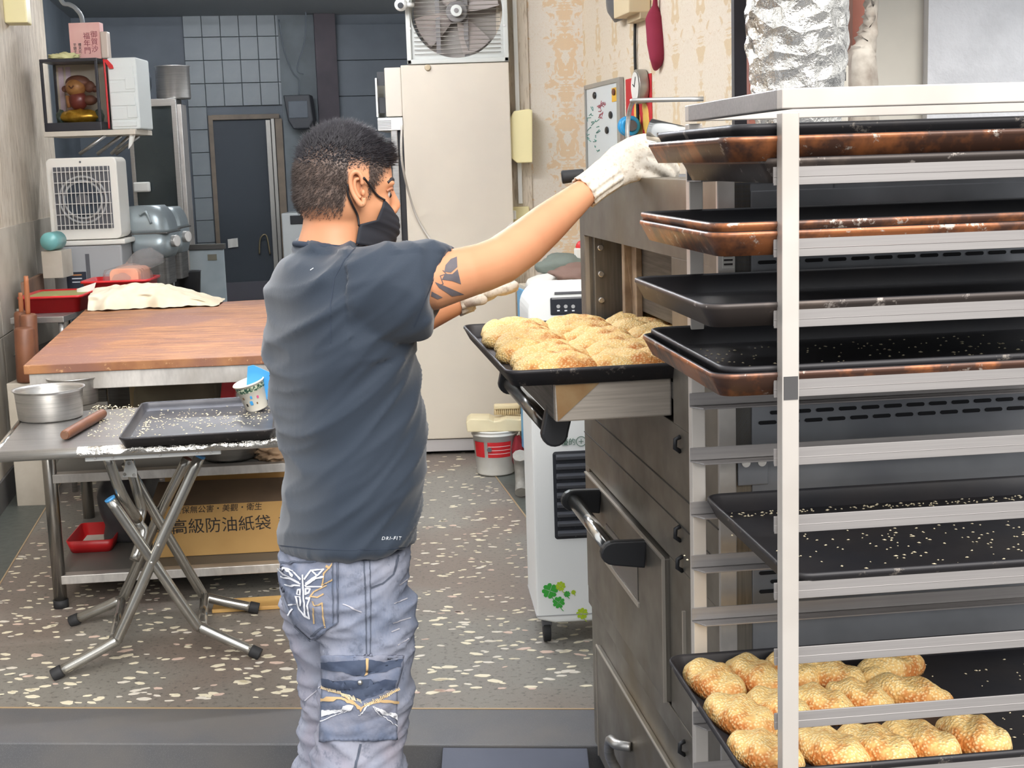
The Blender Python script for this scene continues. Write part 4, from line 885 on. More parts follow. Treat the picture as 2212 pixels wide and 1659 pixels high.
# ================================================================ FOLDING TABLE
ft=thing('folding_table','stainless folding table with crossed tube legs','table',(0,0,0))
tFL,tFR,tBR,tBL=Vector((-1.535,4.03)),Vector((-.685,4.13)),Vector((-.80,4.80)),Vector((-1.67,4.70))
def QF(u,v): return (tFL*(1-u)+tFR*u)*(1-v)+(tBL*(1-u)+tBR*u)*v
MB().quadprism([QF(0,0),QF(1,0),QF(1,1),QF(0,1)],.742,.750).build('table_top',brushed('table_steel',(186,184,182),(160,158,156),.3,.85,(1,40,1)),ft,.002)
rim=[Vector((*QF(u,v),.736)) for u,v in ((0,0),(1,0),(1,1),(0,1),(0,0))]
for k,(u0_,v0_,u1_,v1_) in enumerate(((-.005,0,1.005,0),(1,0,1,1),(1,1,0,1),(0,1,0,0))):
    MB().cyl(Vector((*QF(u0_,v0_),.735)),Vector((*QF(u1_,v1_),.735)),.0165,16).build('edge_tube',chrome if k else steel,ft)
def foilstrip(u,v):
    p_=QF(.28+.72*u,0); a=R(-20+125*v); r_=.0178+.0016*noise.noise(Vector((u*30,v*3,1)))+.0012*noise.noise(Vector((u*90,v*9,4)))
    return (p_.x,p_.y-r_*math.cos(a),.735+r_*math.sin(a))
MB().grid(160,10,foilstrip).build('foil_edging',foil.m,ft)
tube_m=mat('tube_steel',(176,174,168),.22,.9,var=(7,(150,146,138)))
capb=mat('cap_blue',(70,150,210),.4); TR=.0172
def leg(pts,cap=None):
    o=MB().tube(pts,TR,14,5).build('leg',tube_m,ft); f=Vector(pts[-1]); d_=(f-Vector(pts[-2])).normalized()
    MB().cyl(f-d_*.012,f+d_*.022,TR*1.18,14).build('foot_cap',black_rubber,o,.003)
    if cap: a=Vector(pts[0]); e=(a-Vector(pts[1])).normalized(); MB().cyl(a-e*.004,a+e*.004,TR*1.02,14).build('end_cap',capb,o)
    for k in (1,): q=Vector(pts[k]); MB().ball(q+Vector((0,-TR,0)),.006,8,6).build('rivet',rivet,o)
    return o
fA=G(127,1452,.022); fB=G(549,1408,.022); fC=G(164,1338,.022); fD=G(546,1312,.022)
leg([W(432,985,4.24),W(345,1175,4.22),W(262,1362,4.20),W(240,1390,4.19),fA],True)
leg([W(238,1078,4.19),W(330,1212,4.22),W(418,1340,4.28),W(440,1358,4.29),fB],True)
leg([W(405,990,4.62),W(345,1110,4.63),W(268,1285,4.66),W(250,1300,4.66),fC])
leg([W(272,1000,4.56),W(355,1145,4.63),W(436,1280,4.71),W(452,1292,4.72),fD])
for a,b in ((W(262,1300,4.64),W(246,1378,4.22)),(W(442,1290,4.70),W(437,1352,4.30))):
    MB().cyl(a,b,TR*.9,12).build('cross_bar',tube_m,ft)
MB().tube([W(232,985,4.14),W(262,1065,4.2),W(298,1122,4.3)],TR*.95,12,4).build('upper_stay',tube_m,ft)
MB().tube([W(276,985,4.5),W(296,1060,4.5),W(306,1100,4.52),W(300,1130,4.5),W(310,1150,4.5),W(290,1210,4.45)],TR,12,4).build('upper_stay',tube_m,ft)
c=W(278,1014,4.25); mb=MB(); mb.prism([(-.02,-.022),(.025,-.026),(.026,.0),(.012,.03),(-.006,.028)],0,.004,face_mx(c,(1,0,0),(0,0,1))); hp=mb.build('hinge_plate',mat('hinge_white',(226,226,222),.35,.4),ft,.001)
for dx,dz in ((-.012,-.014),(.017,-.017),(.004,.02)): MB().cyl(c+Vector((dx,-.004,dz)),c+Vector((dx,-.008,dz)),.0055,10).build('rivet',rivet,hp)
bar=MB().box(0,.40,-.003,.003,-.018,.0).build('mounting_bar',mat('bar_white',(222,222,218),.3,.5),ft,.002); a=W(193,980,4.12); bar.location=(a.x,4.075,.722); bar.rotation_euler=(0,0,math.atan2(.1,.85))
for x in (.03,.08,.22,.33,.37): MB().cyl((x,-.003,-.009),(x,-.007,-.009),.004,10).build('rivet',rivet,bar)
# things on the folding table
ZT=.7505
def bowl(name,label,px,py,r_,h,inset):
    c=G(px,py,ZT); prof=[(0,0),(r_*.86,0),(r_*.92,.006),(r_*.97,h*.9),(r_,h-.002),(r_*1.045,h),(r_*1.045,h+.003),(r_*.97,h+.001),(r_*.93,h*.9),(r_*.86,.012),(0,.01)]
    return MB().lathe(prof,48).build(name,steel,None,label=label,cat='bowl',loc=(c.x,c.y,ZT))
bowl('mixing_bowl','larger steel mixing bowl at the front of the folding table',110,903,.113,.100,0)
b2=bowl('mixing_bowl','steel mixing bowl half hidden behind the larger one',152,882,.088,.094,0); b2.location.y+=.10; b2.location.x-=.015
a=G(140,940,ZT+.017); b_=G(222,893,ZT+.017); d_=(b_-a); rp_=thing('rolling_pin','brown wooden rolling pin lying on the folding table','rolling pin',a)
MB().tube([(0,0,0),d_*.03,d_*.25,d_*.75,d_*.97,d_],[.013,.016,.0165,.0165,.016,.013],16,3).build('barrel',wood,rp_)
MB().cyl(-d_*.012,d_*.004,.0125,16).cyl(d_*.996,d_*1.012,.0125,16).build('end_disc',mat('end_wood',(112,78,58),.6),rp_)
a=G(272,940,ZT+.03); b_=G(595,934,ZT+.03); w_=(b_-a).length; ang=math.atan2(b_.y-a.y,b_.x-a.x); TL2=.64
ftr_me=tray_mesh(w_,TL2,pan_out_black,mat('pan_grey_wear',(84,84,88),.4,.3,var=(4,(52,52,58),.3,.6)))
ang2=ang; cx_=(a+b_)/2+Vector((-math.sin(R(10)),math.cos(R(10)),0))*(TL2/2)
o=link('baking_tray',ftr_me,None,'black baking tray with sesame crumbs on the folding table','tray',loc=(cx_.x,cx_.y,ZT),rz=R(8.5))
M_=Matrix.Translation(o.location)@Matrix.Rotation(R(8.5),4,'Z')
crumbs('sesame_crumbs',[M_@Vector((U(-.2,.2),random.gauss(.08,.12),.0025)) for _ in range(260)]+[M_@Vector((random.gauss(-.19,.008),U(-.28,.2),.0025)) for _ in range(40)],'sesame crumbs in the tray on the folding table',1.35)
pts=[]
for _ in range(150):
    q=G(U(190,300),U(885,945),ZT); pts.append(q)
for _ in range(70):
    q=G(U(200,310),random.gauss(880,3),ZT); pts.append(q)
crumbs('sesame_crumbs',pts,'sesame crumbs spilled beside the rolling pin',1.3)
c=M_@Vector((w_/2-.065,TL2/2-.11,.006))
cup=thing('paper_bowl','tilted paper bowl with a green rim in the tray corner','bowl',c); cup.rotation_euler=(R(8),R(-14),0)
MB().lathe([(0,.002),(.033,.002),(.035,0),(.0365,.004),(.050,.094),(.0535,.095),(.0545,.098),(.052,.101),(.049,.098),(.036,.008),(0,.006)],36).build('bowl_wall',mat('paper_cream',(240,234,218),.6),cup)
def bandc(z0,z1,dr=.0006):
    def f(u,v): a=2*PI*u; z=z0+(z1-z0)*v; r_=.0365+.0135*(z-.004)/.09+dr; return (r_*math.cos(a),r_*math.sin(a),z)
    return MB().grid(36,1,f)
tg=NT('leaf_border'); gb=tg.mix(tg.ramp(tg.noise(160,2),[(.48,(0,0,0,1)),(.54,(1,1,1,1))]),(40,74,58),(190,196,170)); bandc(.072,.090).build('leaf_band',tg.set(gb,.6),cup)
for k,(an,z,mt_,s_) in enumerate(((-95,.035,mat('print_blue',(70,160,220),.6),.009),(-88,.055,MATS['print_blue'],.006),(-120,.03,ink,.006),(-60,.05,mat('print_pink',(206,90,130),.6),.006),(-125,.055,mat('print_brown',(120,90,60),.6),.005),(-70,.03,MATS['print_brown'],.004))):
    a=R(an); r_=.0365+.0135*(z-.004)/.09+.0008; n_=Vector((math.cos(a),math.sin(a),-.15)).normalized(); rt_=Vector((-math.sin(a),math.cos(a),0)); up_=n_.cross(rt_)
    MB().prism(rrect(s_*1.1,s_*1.7,s_*.3,3),0,.0006,face_mx((r_*math.cos(a),r_*math.sin(a),z),rt_,up_)).build('leaf_print',mt_,cup)
sc_=thing('blue_scraper','sky-blue plastic scraper standing in the paper bowl','scraper',c); sc_.rotation_euler=(R(4),R(10),R(0))
MB().prism([(-.044,.045),(.040,.035),(.046,.125),(-.03,.148),(-.048,.14)],-.0015,.0015,face_mx((0,0,0),(1,0,0),(0,0,1))).build('blade',blue_plastic,sc_,.001); MB().cyl((.03,-.002,.12),(.03,-.004,.12),.003,8).build('hole',black_plastic,sc_)
# ================================================================ ON AND BESIDE THE WORKTABLE
c=G(325,668,.9); q0=G(190,674,.9); q1=G(470,655,.9); ln=(q1-q0).length
def dough(u,v):
    x=-ln/2+ln*u; taper=math.sin(PI*min(1,u*1.5+.12)) if u<.55 else max(.0,math.cos((u-.55)/.45*PI/2)**.8)
    env=(.55+.45*math.sin(PI*min(1,max(0,u*.9+.15)))) * (1 if u<.6 else (1-(u-.6)/.4)**.6 if u<1 else 0)
    y=(v-.5)*.34; h=.105*env*max(0,1-(abs(v-.5)*2)**2.2)**.7
    h+=.012*noise.noise(Vector((x*9,y*14,1)))*(.3+env)+.008*noise.noise(Vector((x*26,y*30,4)))+.006
    y+=.02*noise.noise(Vector((x*7,v*2,8))); edge=.015*math.sin(x*23)+.012*math.sin(x*51)
    if v<.12: y-=edge
    return (x,y,max(.002,h))
ds=thing('wrapped_dough','dough roll under a crumpled white cloth on the wooden tabletop','dough',((q0.x+q1.x)/2,(q0.y+q1.y)/2+.09,.9005),R(5))
MB().grid(90,44,dough).build('cover_cloth',mat('dough_cloth',(222,213,190),.8,var=(5,(206,193,166)),bump=(30,.25,.004)),ds)
# side shelf with red baskets between table and wall
ss=thing('side_shelf','narrow steel shelf between worktable and left wall','shelf',(0,0,0))
zS=W(130,676,6.9).z; a=W(74,676,6.75); b_=W(215,672,6.75)
MB().box(-.11,.15,0,.85,zS-.03,zS).build('shelf_top',steel,ss,.003).location=(a.x,6.72,0)
for x,y in ((-.09,.02),(.13,.02),(-.09,.83),(.13,.83)): MB().cyl((a.x+x,6.72+y,0),(a.x+x,6.72+y,zS-.03),.014,10).build('shelf_leg',steel,ss)
MB().box(-.11,.15,0,.85,zS-.19,zS-.18).build('lower_plate',dark_steel,ss,.002).location=(a.x,6.72,0)
def basket(name,label,c,w_,d_,h,holes,rz):
    b=thing(name,label,'basket',c,rz)
    MB().rings([[(x,y,z) for x,y in rrect(a_,b2_,.03,4)] for a_,b2_,z in ((w_-.03,d_-.03,0),(w_,d_,h),(w_+.02,d_+.02,h),(w_+.02,d_+.02,h-.012),(w_+.006,d_+.006,h-.012),(w_-.004,d_-.004,h),(w_-.036,d_-.036,.006))],cap=True).build('basket_wall',red_plastic,b)
    sl=B(-.003,.003,-.001,.001,0,h*.55).mesh('slot',mat('slot_pale',(232,170,160),.6))
    for k in range(holes):
        o=link('slot',sl,b,loc=(-w_/2+.04+k*(w_-.08)/max(1,holes-1),-d_/2-.0005+.008,h*.22)); o.rotation_euler=(R(-9),0,0)
    return b
c=W(125,664,7.05); b1=basket('red_tray','red plastic tray on the side shelf near the wall',(c.x,7.1,zS+.001),.30,.42,.085,0,R(4))
MB().box(-.14,.14,-.16,.2,.070,.078).build('green_liner',mat('olive_liner',(150,150,90),.7),b1)
c=W(258,650,7.3); zB=W(258,652,7.2).z; b2=basket('red_basket','slotted red plastic basket behind the wrapped dough',(c.x,7.36,max(zB,.902)),.34,.30,.105,12,R(3))
so_=MB().box(-.09,.2,-.18,.2,-.3,0).build('stool_top',dark_steel,None,.004,label='dark low stand under the red basket',cat='stand'); so_.location=(c.x,7.36,max(zB,.902)-.002); MB().box(-.07,.17,-.15,.17,-max(zB,.902)+.004,-.3).build('stand_base',dark_steel,so_,.004)
MB().add([(0,0,0),(.07,.0,.09),(.05,-.01,-.02),(-.02,-.02,-.10)],[(0,1,2,3)]) 
o=MB().grid(6,6,lambda u,v:(-.05+.10*u*(1-.3*v),-.01*math.sin(u*5),-.085*v+.03*u)).build('paper_scrap',paper_white,None,label='white paper scrap hanging from the red basket corner',cat='paper'); q=W(183,632,7.17); o.location=q+Vector((.01,0,.02))
# bread slices in a bag on the red basket
c=W(272,590,7.36); bg_=thing('bagged_bread','pink-crusted sliced bread in a clear plastic bag','bread',(c.x,7.40,max(zB,.902)+.012))
for k in range(5): MB().prism(rrect(.15,.13,.03,4),0,.045,face_mx((.02+.0*k,-.11+.05*k,.085),(1,0,0),(0,0,1))).build('bread_slice',mat('pink_bread',(232,176,146),.8,var=(6,(220,150,124))),bg_,.004)
mb=MB(); mb.ball((0,0,0),1,28,18); mb.v=[tuple(Vector((x*.13+(.06+.05*z if z>.55 else 0),y*.17,(.10*z+.085 if z<.5 else .135+.22*(z-.5)))) *(1+.06*noise.noise(Vector((x*3,y*3,z*3))))) for x,y,z in mb.v]; mb.build('plastic_bag',film,bg_)
# plank and rolling pins by the wall
zP=W(60,822,6.55).z
o=MB().box(-.07,.075,-.08,.10,0,zP).build('stone_ledge',lowst,None,.004,label='low stone ledge carrying the upright rolling pins',cat='ledge'); c=W(58,820,6.55); o.location=(c.x,6.55,0)
def pin(label,px0,py0,px1,py1,D,r_,hr,hl):
    a=W(px0,py0,D); b=W(px1,py1,D); a.z=zP+.001; L_=b.z-a.z; o=thing('rolling_pin',label,'rolling pin',a); tl=Vector((b.x-a.x,0,L_)); n_=tl.normalized()
    MB().tube([Vector((0,0,0)),n_*.01,n_*(L_-hl),n_*(L_-hl+.01)],[r_*.9,r_,r_,r_*.8],18,1).build('barrel',wood,o)
    if hl>.02: MB().tube([n_*(L_-hl),n_*(L_-hl*.5),n_*L_],[hr*.8,hr,hr*.8],12,3).build('handle',mat('pin_handle',(168,104,66),.5),o)
pin('short thick rolling pin standing foremost on the ledge',58,822,52,712,6.50,.046,.03,.0)
pin('rolling pin with a long thin handle standing on the ledge',66,790,56,596,6.60,.040,.013,.19)
pin('dark rolling pin standing behind, close to the wall',48,760,44,632,6.64,.034,.012,.10)
c=W(92,600,7.3); o=MB().box(-.012,.012,0,.62,0,.14).build('brown_plank',mat('plank_brown',(134,104,84),.7,var=(7,(112,86,70))),None,.003,label='brown plank on edge along the left wall',cat='plank'); o.location=(wlx(7.15,.075),7.15,zS); o.rotation_euler=(0,0,R(10))
MB().box(wlx(7.2,.02),wlx(7.2,.09),7.2,7.7,0,zS-.001).build('plank_rest',lowst,None,.003,label='stone rest under the brown plank',cat='ledge')
c=W(104,522,7.55); bo=thing('plastic_bottle','teal plastic bottle lying beside the left air cooler','bottle',c)
MB().lathe([(0,0),(.045,.004),(.05,.02),(.05,.16),(.02,.2),(.02,.23),(0,.23)],24,mx=Matrix.Rotation(R(-90),3,'X')).build('bottle_body',mat('teal_plastic',(120,180,178),.25),bo); MB().cyl((0,.23,0),(0,.25,0),.022,14).build('bottle_cap',blue_plastic,bo)
MB().box(-.05,.06,.02,.2,-.2,-.052).build('bottle_shelf',lowst,None,.003,label='small ledge under the teal bottle',cat='ledge',loc=c)
# ---- left air cooler
CD=7.9; c=W(190,630,CD); zc0=c.z; lc=thing('air_cooler','cream and grey evaporative air cooler with a barred fan grille','air cooler',(W(190,600,CD).x,CD,zc0),R(4)); 
def LC(px,py): v=L(px,py,(lc.location.x,CD,4),1,0); return (v.x,v.z-zc0)
x0,zz0=LC(112,520); x1,zz1=LC(250,338)
MB().prism(rrect(x1-x0,zz1-zz0,.03,6,(x0+x1)/2,(zz0+zz1)/2),-.28,0,Matrix(((1,0,0,0),(0,0,-1,0),(0,1,0,0),(0,0,0,1)))).build('upper_housing',mat('cooler_cream',(234,230,220),.4),lc,.008)
gx0,gz0=LC(124,497); gx1,gz1=LC(236,358)
MB().box(gx0,gx1,-.004,.01,gz0,gz1).build('grille_recess',dark_grey,lc,.004)
fcx,fcz=(gx0+gx1)/2,(gz0+gz1)/2
for r_ in (.135,.11): MB().lathe([(r_,-.004),(r_,.004),(r_-.012,.004),(r_-.012,-.004),(r_,-.004)],36,(fcx,-.006,fcz-.01),Matrix.Rotation(R(90),3,'X')).build('fan_ring',grey_plastic,lc)
MB().cyl((fcx,-.004,fcz-.01),(fcx,-.008,fcz-.01),.10,32).build('fan_opening',mat('fan_dark_blue',(52,60,70),.5),lc)
MB().cyl((fcx,-.006,fcz-.01),(fcx,-.014,fcz-.01),.035,20).build('fan_hub',dark_grey,lc)
bar_me=B(-.002,.002,-.004,0,0,gz1-gz0).mesh('grille_bar',mat('bar_pale',(216,212,204),.4)); 
for k in range(14): link('grille_bar',bar_me,lc,loc=(gx0+.006+k*(gx1-gx0-.012)/13,-.022,gz0))
bar_me=B(0,gx1-gx0,-.003,0,-.002,.002).mesh('grille_bar',MATS['bar_pale'])
for k in range(6): link('grille_bar',bar_me,lc,loc=(gx0,-.019,gz0+.025+k*(gz1-gz0-.04)/5.2))
x0,z_=LC(116,532); x1,z2_=LC(272,516); MB().box(x0,x1,-.03,.30,z_,z2_).build('ledge',mat('cooler_cream',(234,230,220)),lc,.008)
x0,_=LC(119,600); x1,_=LC(269,600); MB().box(x0,x1,-.02,.29,0,z_).build('tank',grey_plastic,lc,.012)
a,_=LC(188,580); _,zA=LC(190,548); MB().box(a,a+.022,-.022,-.018,0,zA).build('water_gauge',dark_grey,lc)
a,_=LC(146,600); _,zA=LC(165,587); lb=MB().box(a,a+.11,-.0225,-.0195,0,zA).build('label_plate',mat('label_navy',(46,50,62),.4),lc,.003)
for k in range(3): MB().box(a+.03,a+.085,-.0235,-.022,zA-.02-.02*k,zA-.014-.02*k).build('label_text',white_ink if k else mat('label_orange',(226,150,90),.5),lb)
q=LC(173,350); MB().cyl((q[0],-.001,q[1]),(q[0],-.004,q[1]),.006,12).build('logo_dot',dark_grey,lc)
# prep table under cooler and mixer
zt3=zc0-.002
pt=thing('prep_table','steel prep table under the air cooler and mixers','table',(0,0,0)); xa_=W(112,640,7.9).x-.05; xb_=W(352,640,8.6).x
MB().box(xa_,xb_,7.86,9.0,zt3-.03,zt3).build('table_top',steel,pt,.003)
for x in (xa_+.03,xb_-.03):
    for y in (7.9,8.96): MB().box(x-.018,x+.018,y-.018,y+.018,0,zt3-.03).build('leg',steel,pt,.002)
MB().box(xb_-.10,xb_,7.86,7.9,zt3-.12,zt3-.03).build('apron',steel_pale,pt,.002)
# mixers
def mixer(px0,px1,pt_,pm,pb,D,label):
    mixm=mat('mixer_silver',(160,170,172),.35,.4,var=(3,(136,146,150)))
    c=W((px0+px1)/2,pb,D); m_=thing('dough_mixer',label,'mixer',(c.x,D,zt3+.001)); hw=.5*(W(px1,pb,D).x-W(px0,pb,D).x); zb_=W(px0,pb,D).z-zt3; zm=W(px0,pm,D).z-zt3; zt_=W(px0,pt_,D).z-zt3
    MB().prism(rrect(2*hw*.8,.26,.05,5),0,max(.04,zb_),Matrix.Identity(4)).build('base',dark_steel,m_,.004)
    MB().rings([[(x,y,z) for x,y in rrect(2*hw*s_,.34*s_,.07,6)] for s_,z in ((.86,max(.04,zb_)),(1,max(.04,zb_)+.05),(1,zm-.005))]).build('lower_casing',mixm,m_)
    def hd(k): 
        t_=k/8; s_=math.sqrt(max(0,1-(t_*.82)**3)); return [(x-.02*t_,y,zm+.002+(zt_-zm)*t_) for x,y in rrect(2*hw*s_,.34*s_,.07*s_,6)]
    MB().rings([hd(k) for k in range(9)]).build('head',mixm,m_)
    MB().box(-hw*1.003,hw*1.003,-.171,.171,zm-.006,zm+.003).build('seam',dark_steel,m_,.03)
    kz=.5*(zm+zb_)+.02; q=MB().cyl((hw-.01,-.06,kz),(hw+.035,-.08,kz),.035,22).build('speed_knob',steel_pale,m_,.005)
    MB().tube([(-hw*.2,-.17,zt_-.05),(hw*.1,-.175,zt_-.03),(hw*.3,-.17,zt_-.10)],.008,8,4).build('head_ridge',mixm,m_)
mixer(287,380,446,503,556,8.35,'silver dough mixer nearest the left air cooler'); mixer(352,404,448,492,545,8.75,'second silver dough mixer half hidden behind the first')
o=MB().box(-.01,.01,0,.35,0,.33).build('steel_guard',dark_steel,None,.003,label='dark steel guard plate left of the mixers',cat='plate'); o.location=(W(280,560,8.2).x,8.15,zt3+.001); o.rotation_euler=(0,0,R(-25))
# ---- glass-fronted steel cabinet with pot
GD=10.0; c=W(340,600,GD); xl=W(286,400,GD).x; xr=W(392,400,GD).x; zt4=W(340,214,GD).z
gc=thing('glass_cabinet','tall steel cabinet with a dark glass door in the kitchen','cabinet',(xl,GD,0))
w_=xr-xl
MB().box(0,w_,.03,.18,0,zt4).build('cabinet_body',dark_steel,gc,.004)
MB().box(0,.03,0,.03,0,zt4).box(w_-.035,w_,0,.03,0,zt4).box(.03,w_-.035,0,.03,zt4-.05,zt4).build('cabinet_frame',steel,gc,.003)
MB().box(.03,w_-.035,.012,.03,.6,zt4-.05).build('glass_door',mat('mirror_dark',(70,78,80),.08,.6),gc)
MB().box(w_,w_+.03,.02,.18,0,zt4-.04).build('side_panel',steel_pale,gc,.003)
MB().box(.05,.075,-.03,0,1.0,1.32).build('door_handle',steel_pale,gc,.004); MB().box(.02,.13,-.06,0,1.42,1.49).build('towel_roll',paper_white,gc,.01)
q=W(366,212,GD); po_=MB().lathe([(0,0),(.115,0),(.12,.01),(.12,.225),(.128,.23),(.12,.233),(.11,.225),(.11,.02),(0,.02)],36).build('stock_pot',steel,None,label='steel stock pot on top of the glass cabinet',cat='pot'); po_.location=(q.x,GD+.14,zt4+.001)
o=blob('kitchen_bundle','dark wrapped bundle on the cabinet beside the pot','bundle',(xl+.02,GD+.25,zt4+.002),(.10,.12,.16),9,dark_wall,.15,zfl=.8)
# ---- leaning sheet, black pot, appliances at the back
c=W(450,640,9.3); sh_=thing('metal_sheet','pale metal sheet leaning before the back door','sheet',(0,0,0)); a=W(408,540,9.3); b_=W(483,640,9.3)
MB().box(a.x,W(483,540,9.3).x,9.3,9.32,0,a.z).build('sheet',mat('sheet_blue_white',(196,206,208),.4,.2,var=(2,(150,164,170))),sh_,.003); MB().box(a.x-.09,W(483,540,9.3).x+.01,9.28,9.34,a.z,a.z+.035).build('top_bar',dark_steel,sh_,.003); q=W(458,556,9.29); MB().box(q.x-.03,q.x+.03,9.294,9.3,q.z-.02,q.z+.02).build('sticker',mat('olive_sticker',(120,116,100),.6),sh_)
c=W(408,640,8.9); MB().lathe([(0,0),(.07,0),(.085,.20),(.09,.205),(.075,.2),(.06,.01),(0,.01)],24).build('black_pot',black_plastic,None,label='small black tub by the leaning metal sheet',cat='tub',loc=(c.x,8.9,.72)); MB().box(-.1,.1,-.1,.1,0,.719).build('tub_stand',dark_steel,None,.004,label='dark stand under the small black tub',cat='stand',loc=(c.x,8.9,0))
D_=11.9; c=W(648,240,D_); hp_=thing('wall_speaker','black box hung on the plaster wall with wires','speaker',(c.x,D_,c.z))
MB().prism([(-.12,.13),(-.09,-.08),(-.05,-.15),(.08,-.15),(.12,-.08),(.10,.13)],-.1,.1,Matrix(((1,0,0,0),(0,0,-1,0),(0,1,0,0),(0,0,0,1)))).build('speaker_case',mat('speaker_black',(46,50,56),.5),hp_,.01); MB().box(-.08,.08,-.108,-.1,-.06,.08).build('speaker_front',dark_wall,hp_,.004)
MB().tube([(0,-.02,.13),(.01,-.03,.25),(-.04,-.02,.32),(-.1,-.03,.5),(-.13,-.03,.75)],.006,6,5).tube([(.05,-.02,.3),(.0,-.03,.35),(.08,-.02,.6),(.10,-.02,.95)],.006,6,5).build('wire',dark_wall,hp_)
c=W(636,540,11.2); wm=thing('white_appliance','white appliance standing behind the worker','appliance',(c.x,11.2,0)); zt5=W(636,460,11.2).z
MB().box(-.09,.25,0,.4,0,zt5).build('case',mat('appliance_white',(206,210,208),.4),wm,.01); MB().box(-.02,.16,-.006,0,zt5-.09,zt5-.02).build('display',black_plastic,wm,.004); MB().box(.01,.2,-.006,0,zt5-.4,zt5-.22).build('door_window',black_plastic,wm,.006)
# ================================================================ WALL SHELF WITH SHRINE CASE
SD=8.35; zs=W(160,283,SD).z; xs=W(101,283,SD).x; xe=W(292,283,SD).x
sf=thing('wall_shelf','white wall shelf on steel brackets above the left air cooler','shelf',(0,0,0))
MB().box(xs-.02,xe,SD,SD+.40,zs-.03,zs).build('shelf_board',mat('shelf_cream',(226,216,200),.6),sf,.003)
for px0,px1,D0 in ((228,172,SD+.02),(262,210,SD+.2),(280,240,SD+.36),(300,250,SD+.38)):
    a=W(px0,290,D0); a.z=zs-.03; b_=W(px1,333,D0); MB().tube([a,b_],.011,8).build('bracket',steel,sf)
cw=W(222,280,SD).x-W(98,280,SD).x; ch=W(160,126,SD).z-zs
cs=thing('display_case','black-framed glass case holding a carved figure','display case',(xs-.015,SD+.01,zs+.001))
blk=mat('case_black',(50,50,56),.35)
MB().box(0,cw,0,.26,0,.05).build('case_base',blk,cs,.004); MB().box(0,cw,0,.26,ch-.018,ch).build('case_top',blk,cs,.003)
for x,y in ((0,0),(cw-.016,0),(0,.244),(cw-.016,.244)): MB().box(x,x+.016,y,y+.016,.05,ch-.018).build('case_post',blk,cs,.002)
MB().box(.016,cw-.016,.25,.255,.05,ch-.018).build('back_panel',mat('case_back',(222,210,190),.7),cs)
MB().box(.03,.06,.246,.25,.05,ch-.03).box(.075,.105,.246,.25,.05,ch-.03).build('back_strip',mat('case_pink',(226,206,216),.6),cs)
MB().box(.016,cw-.016,.004,.007,.05,ch-.018).build('glass_pane',glass_clear,cs); MB().box(cw-.008,cw-.005,.016,.244,.05,ch-.018).build('glass_pane',glass_clear,cs)
fg=thing('carved_figure','carved wooden head figure on a golden base in the case','figurine',(xs-.015+cw*.52,SD+.14,zs+.052))
wd=mat('carved_wood',(196,140,80),.5,var=(14,(160,104,60))); wdk=mat('carved_dark',(120,76,58),.55); gold2=mat('gold_leaf',(224,178,70),.3,.6,var=(30,(190,140,40)))
mb=MB(); mb.ball((0,0,.035),(.13,.07,.045),24,12); mb.v=[tuple(Vector(v)*(1+.18*noise.noise(Vector(v)*40))) for v in mb.v]; mb.build('golden_base',gold2,fg)
MB().ball((0,-.01,.13),(.055,.045,.06),18,12).build('body',mat('carved_red',(130,60,50),.35),fg)
hd_=MB().ball((-.01,-.01,.205),(.06,.05,.055),20,14).build('head',wd,fg)
MB().ball((-.0,.01,.235),(.075,.05,.045),18,12).ball((-.075,0,.20),(.022,.02,.02)).ball((.07,.0,.21),(.035,.02,.035)).ball((.1,.0,.195),(.02,.015,.02)).build('head_dress',wdk,fg)
MB().tube([(-.035,-.058,.215),(-.02,-.064,.20),(-.005,-.062,.215)],.004,6).build('brow',wdk,fg); MB().cyl((-.055,-.02,.09),(-.06,-.02,.16),.012,8).build('arm',wd,fg); MB().ball((.07,-.01,.13),(.045,.03,.03)).build('bundle',wdk,fg)
for k,x in enumerate((-.11,.12)): blob('jade_ornament','dark green ornament %s the carved figure'%('left of','right of')[k],'ornament',(fg.location.x+x,fg.location.y-.01,zs+.052),(.028,.025,.045),11+k,mat('jade',(84,96,84),.4),.25,zfl=.8)
# foam box, pink bag, cloth, ribbon
x0=W(229,200,SD).x; x1=W(292,200,SD).x; zt6=W(260,124,SD).z
fb=thing('foam_box','white foam box standing on end on the wall shelf','foam box',(x0+.012,SD+.02,zs+.001))
w_=x1-x0; hF=zt6-zs
MB().box(0,w_,0,.3,0,hF).build('foam_body',styro,fb,.012,3)
for k,(a0,a1) in enumerate(((.04,.11),(.14,.30),(.33,.5),(.52,.66),(.69,.88))): MB().box(.008,w_-.02+.003*(k%2),-.006,.004,hF*a0,hF*a1).build('relief_panel',styro,fb,.003)
for a0 in (.16,.56): MB().box(w_*.6,w_-.012,-.012,-.004,hF*a0,hF*(a0+.16)).build('relief_block',styro,fb,.002)
x0=W(149,100,SD+.1).x; x1=W(216,100,SD+.1).x; zb7=zs+ch+.003; zt7=W(180,48,SD+.1).z
pb=thing('pink_gift_bag','pink paper gift bag with dark writing on the glass case','bag',(x0,SD+.12,zb7))
w_=x1-x0; MB().box(0,w_,0,.08,0,zt7-zb7).build('bag_body',mat('pink_paper',(228,170,164),.7,var=(4,(236,196,184))),pb,.003)
hB=zt7-zb7
lettering('福\n年\n門',.042,face_mx((w_*.56,-.001,hB*.42),(1,0,0),(0,0,1)),mat('print_maroon',(140,60,70),.7),pb); lettering('御\n賀\n沙',.042,face_mx((w_*.80,-.001,hB*.46),(1,0,0),(0,0,1)),MATS['print_maroon'],pb); lettering('平\n鎮\n子',.020,face_mx((w_*.16,-.001,hB*.30),(1,0,0),(0,0,1)),ink,pb); lettering('樓\n天\n花',.020,face_mx((w_*.32,-.001,hB*.30),(1,0,0),(0,0,1)),ink,pb)
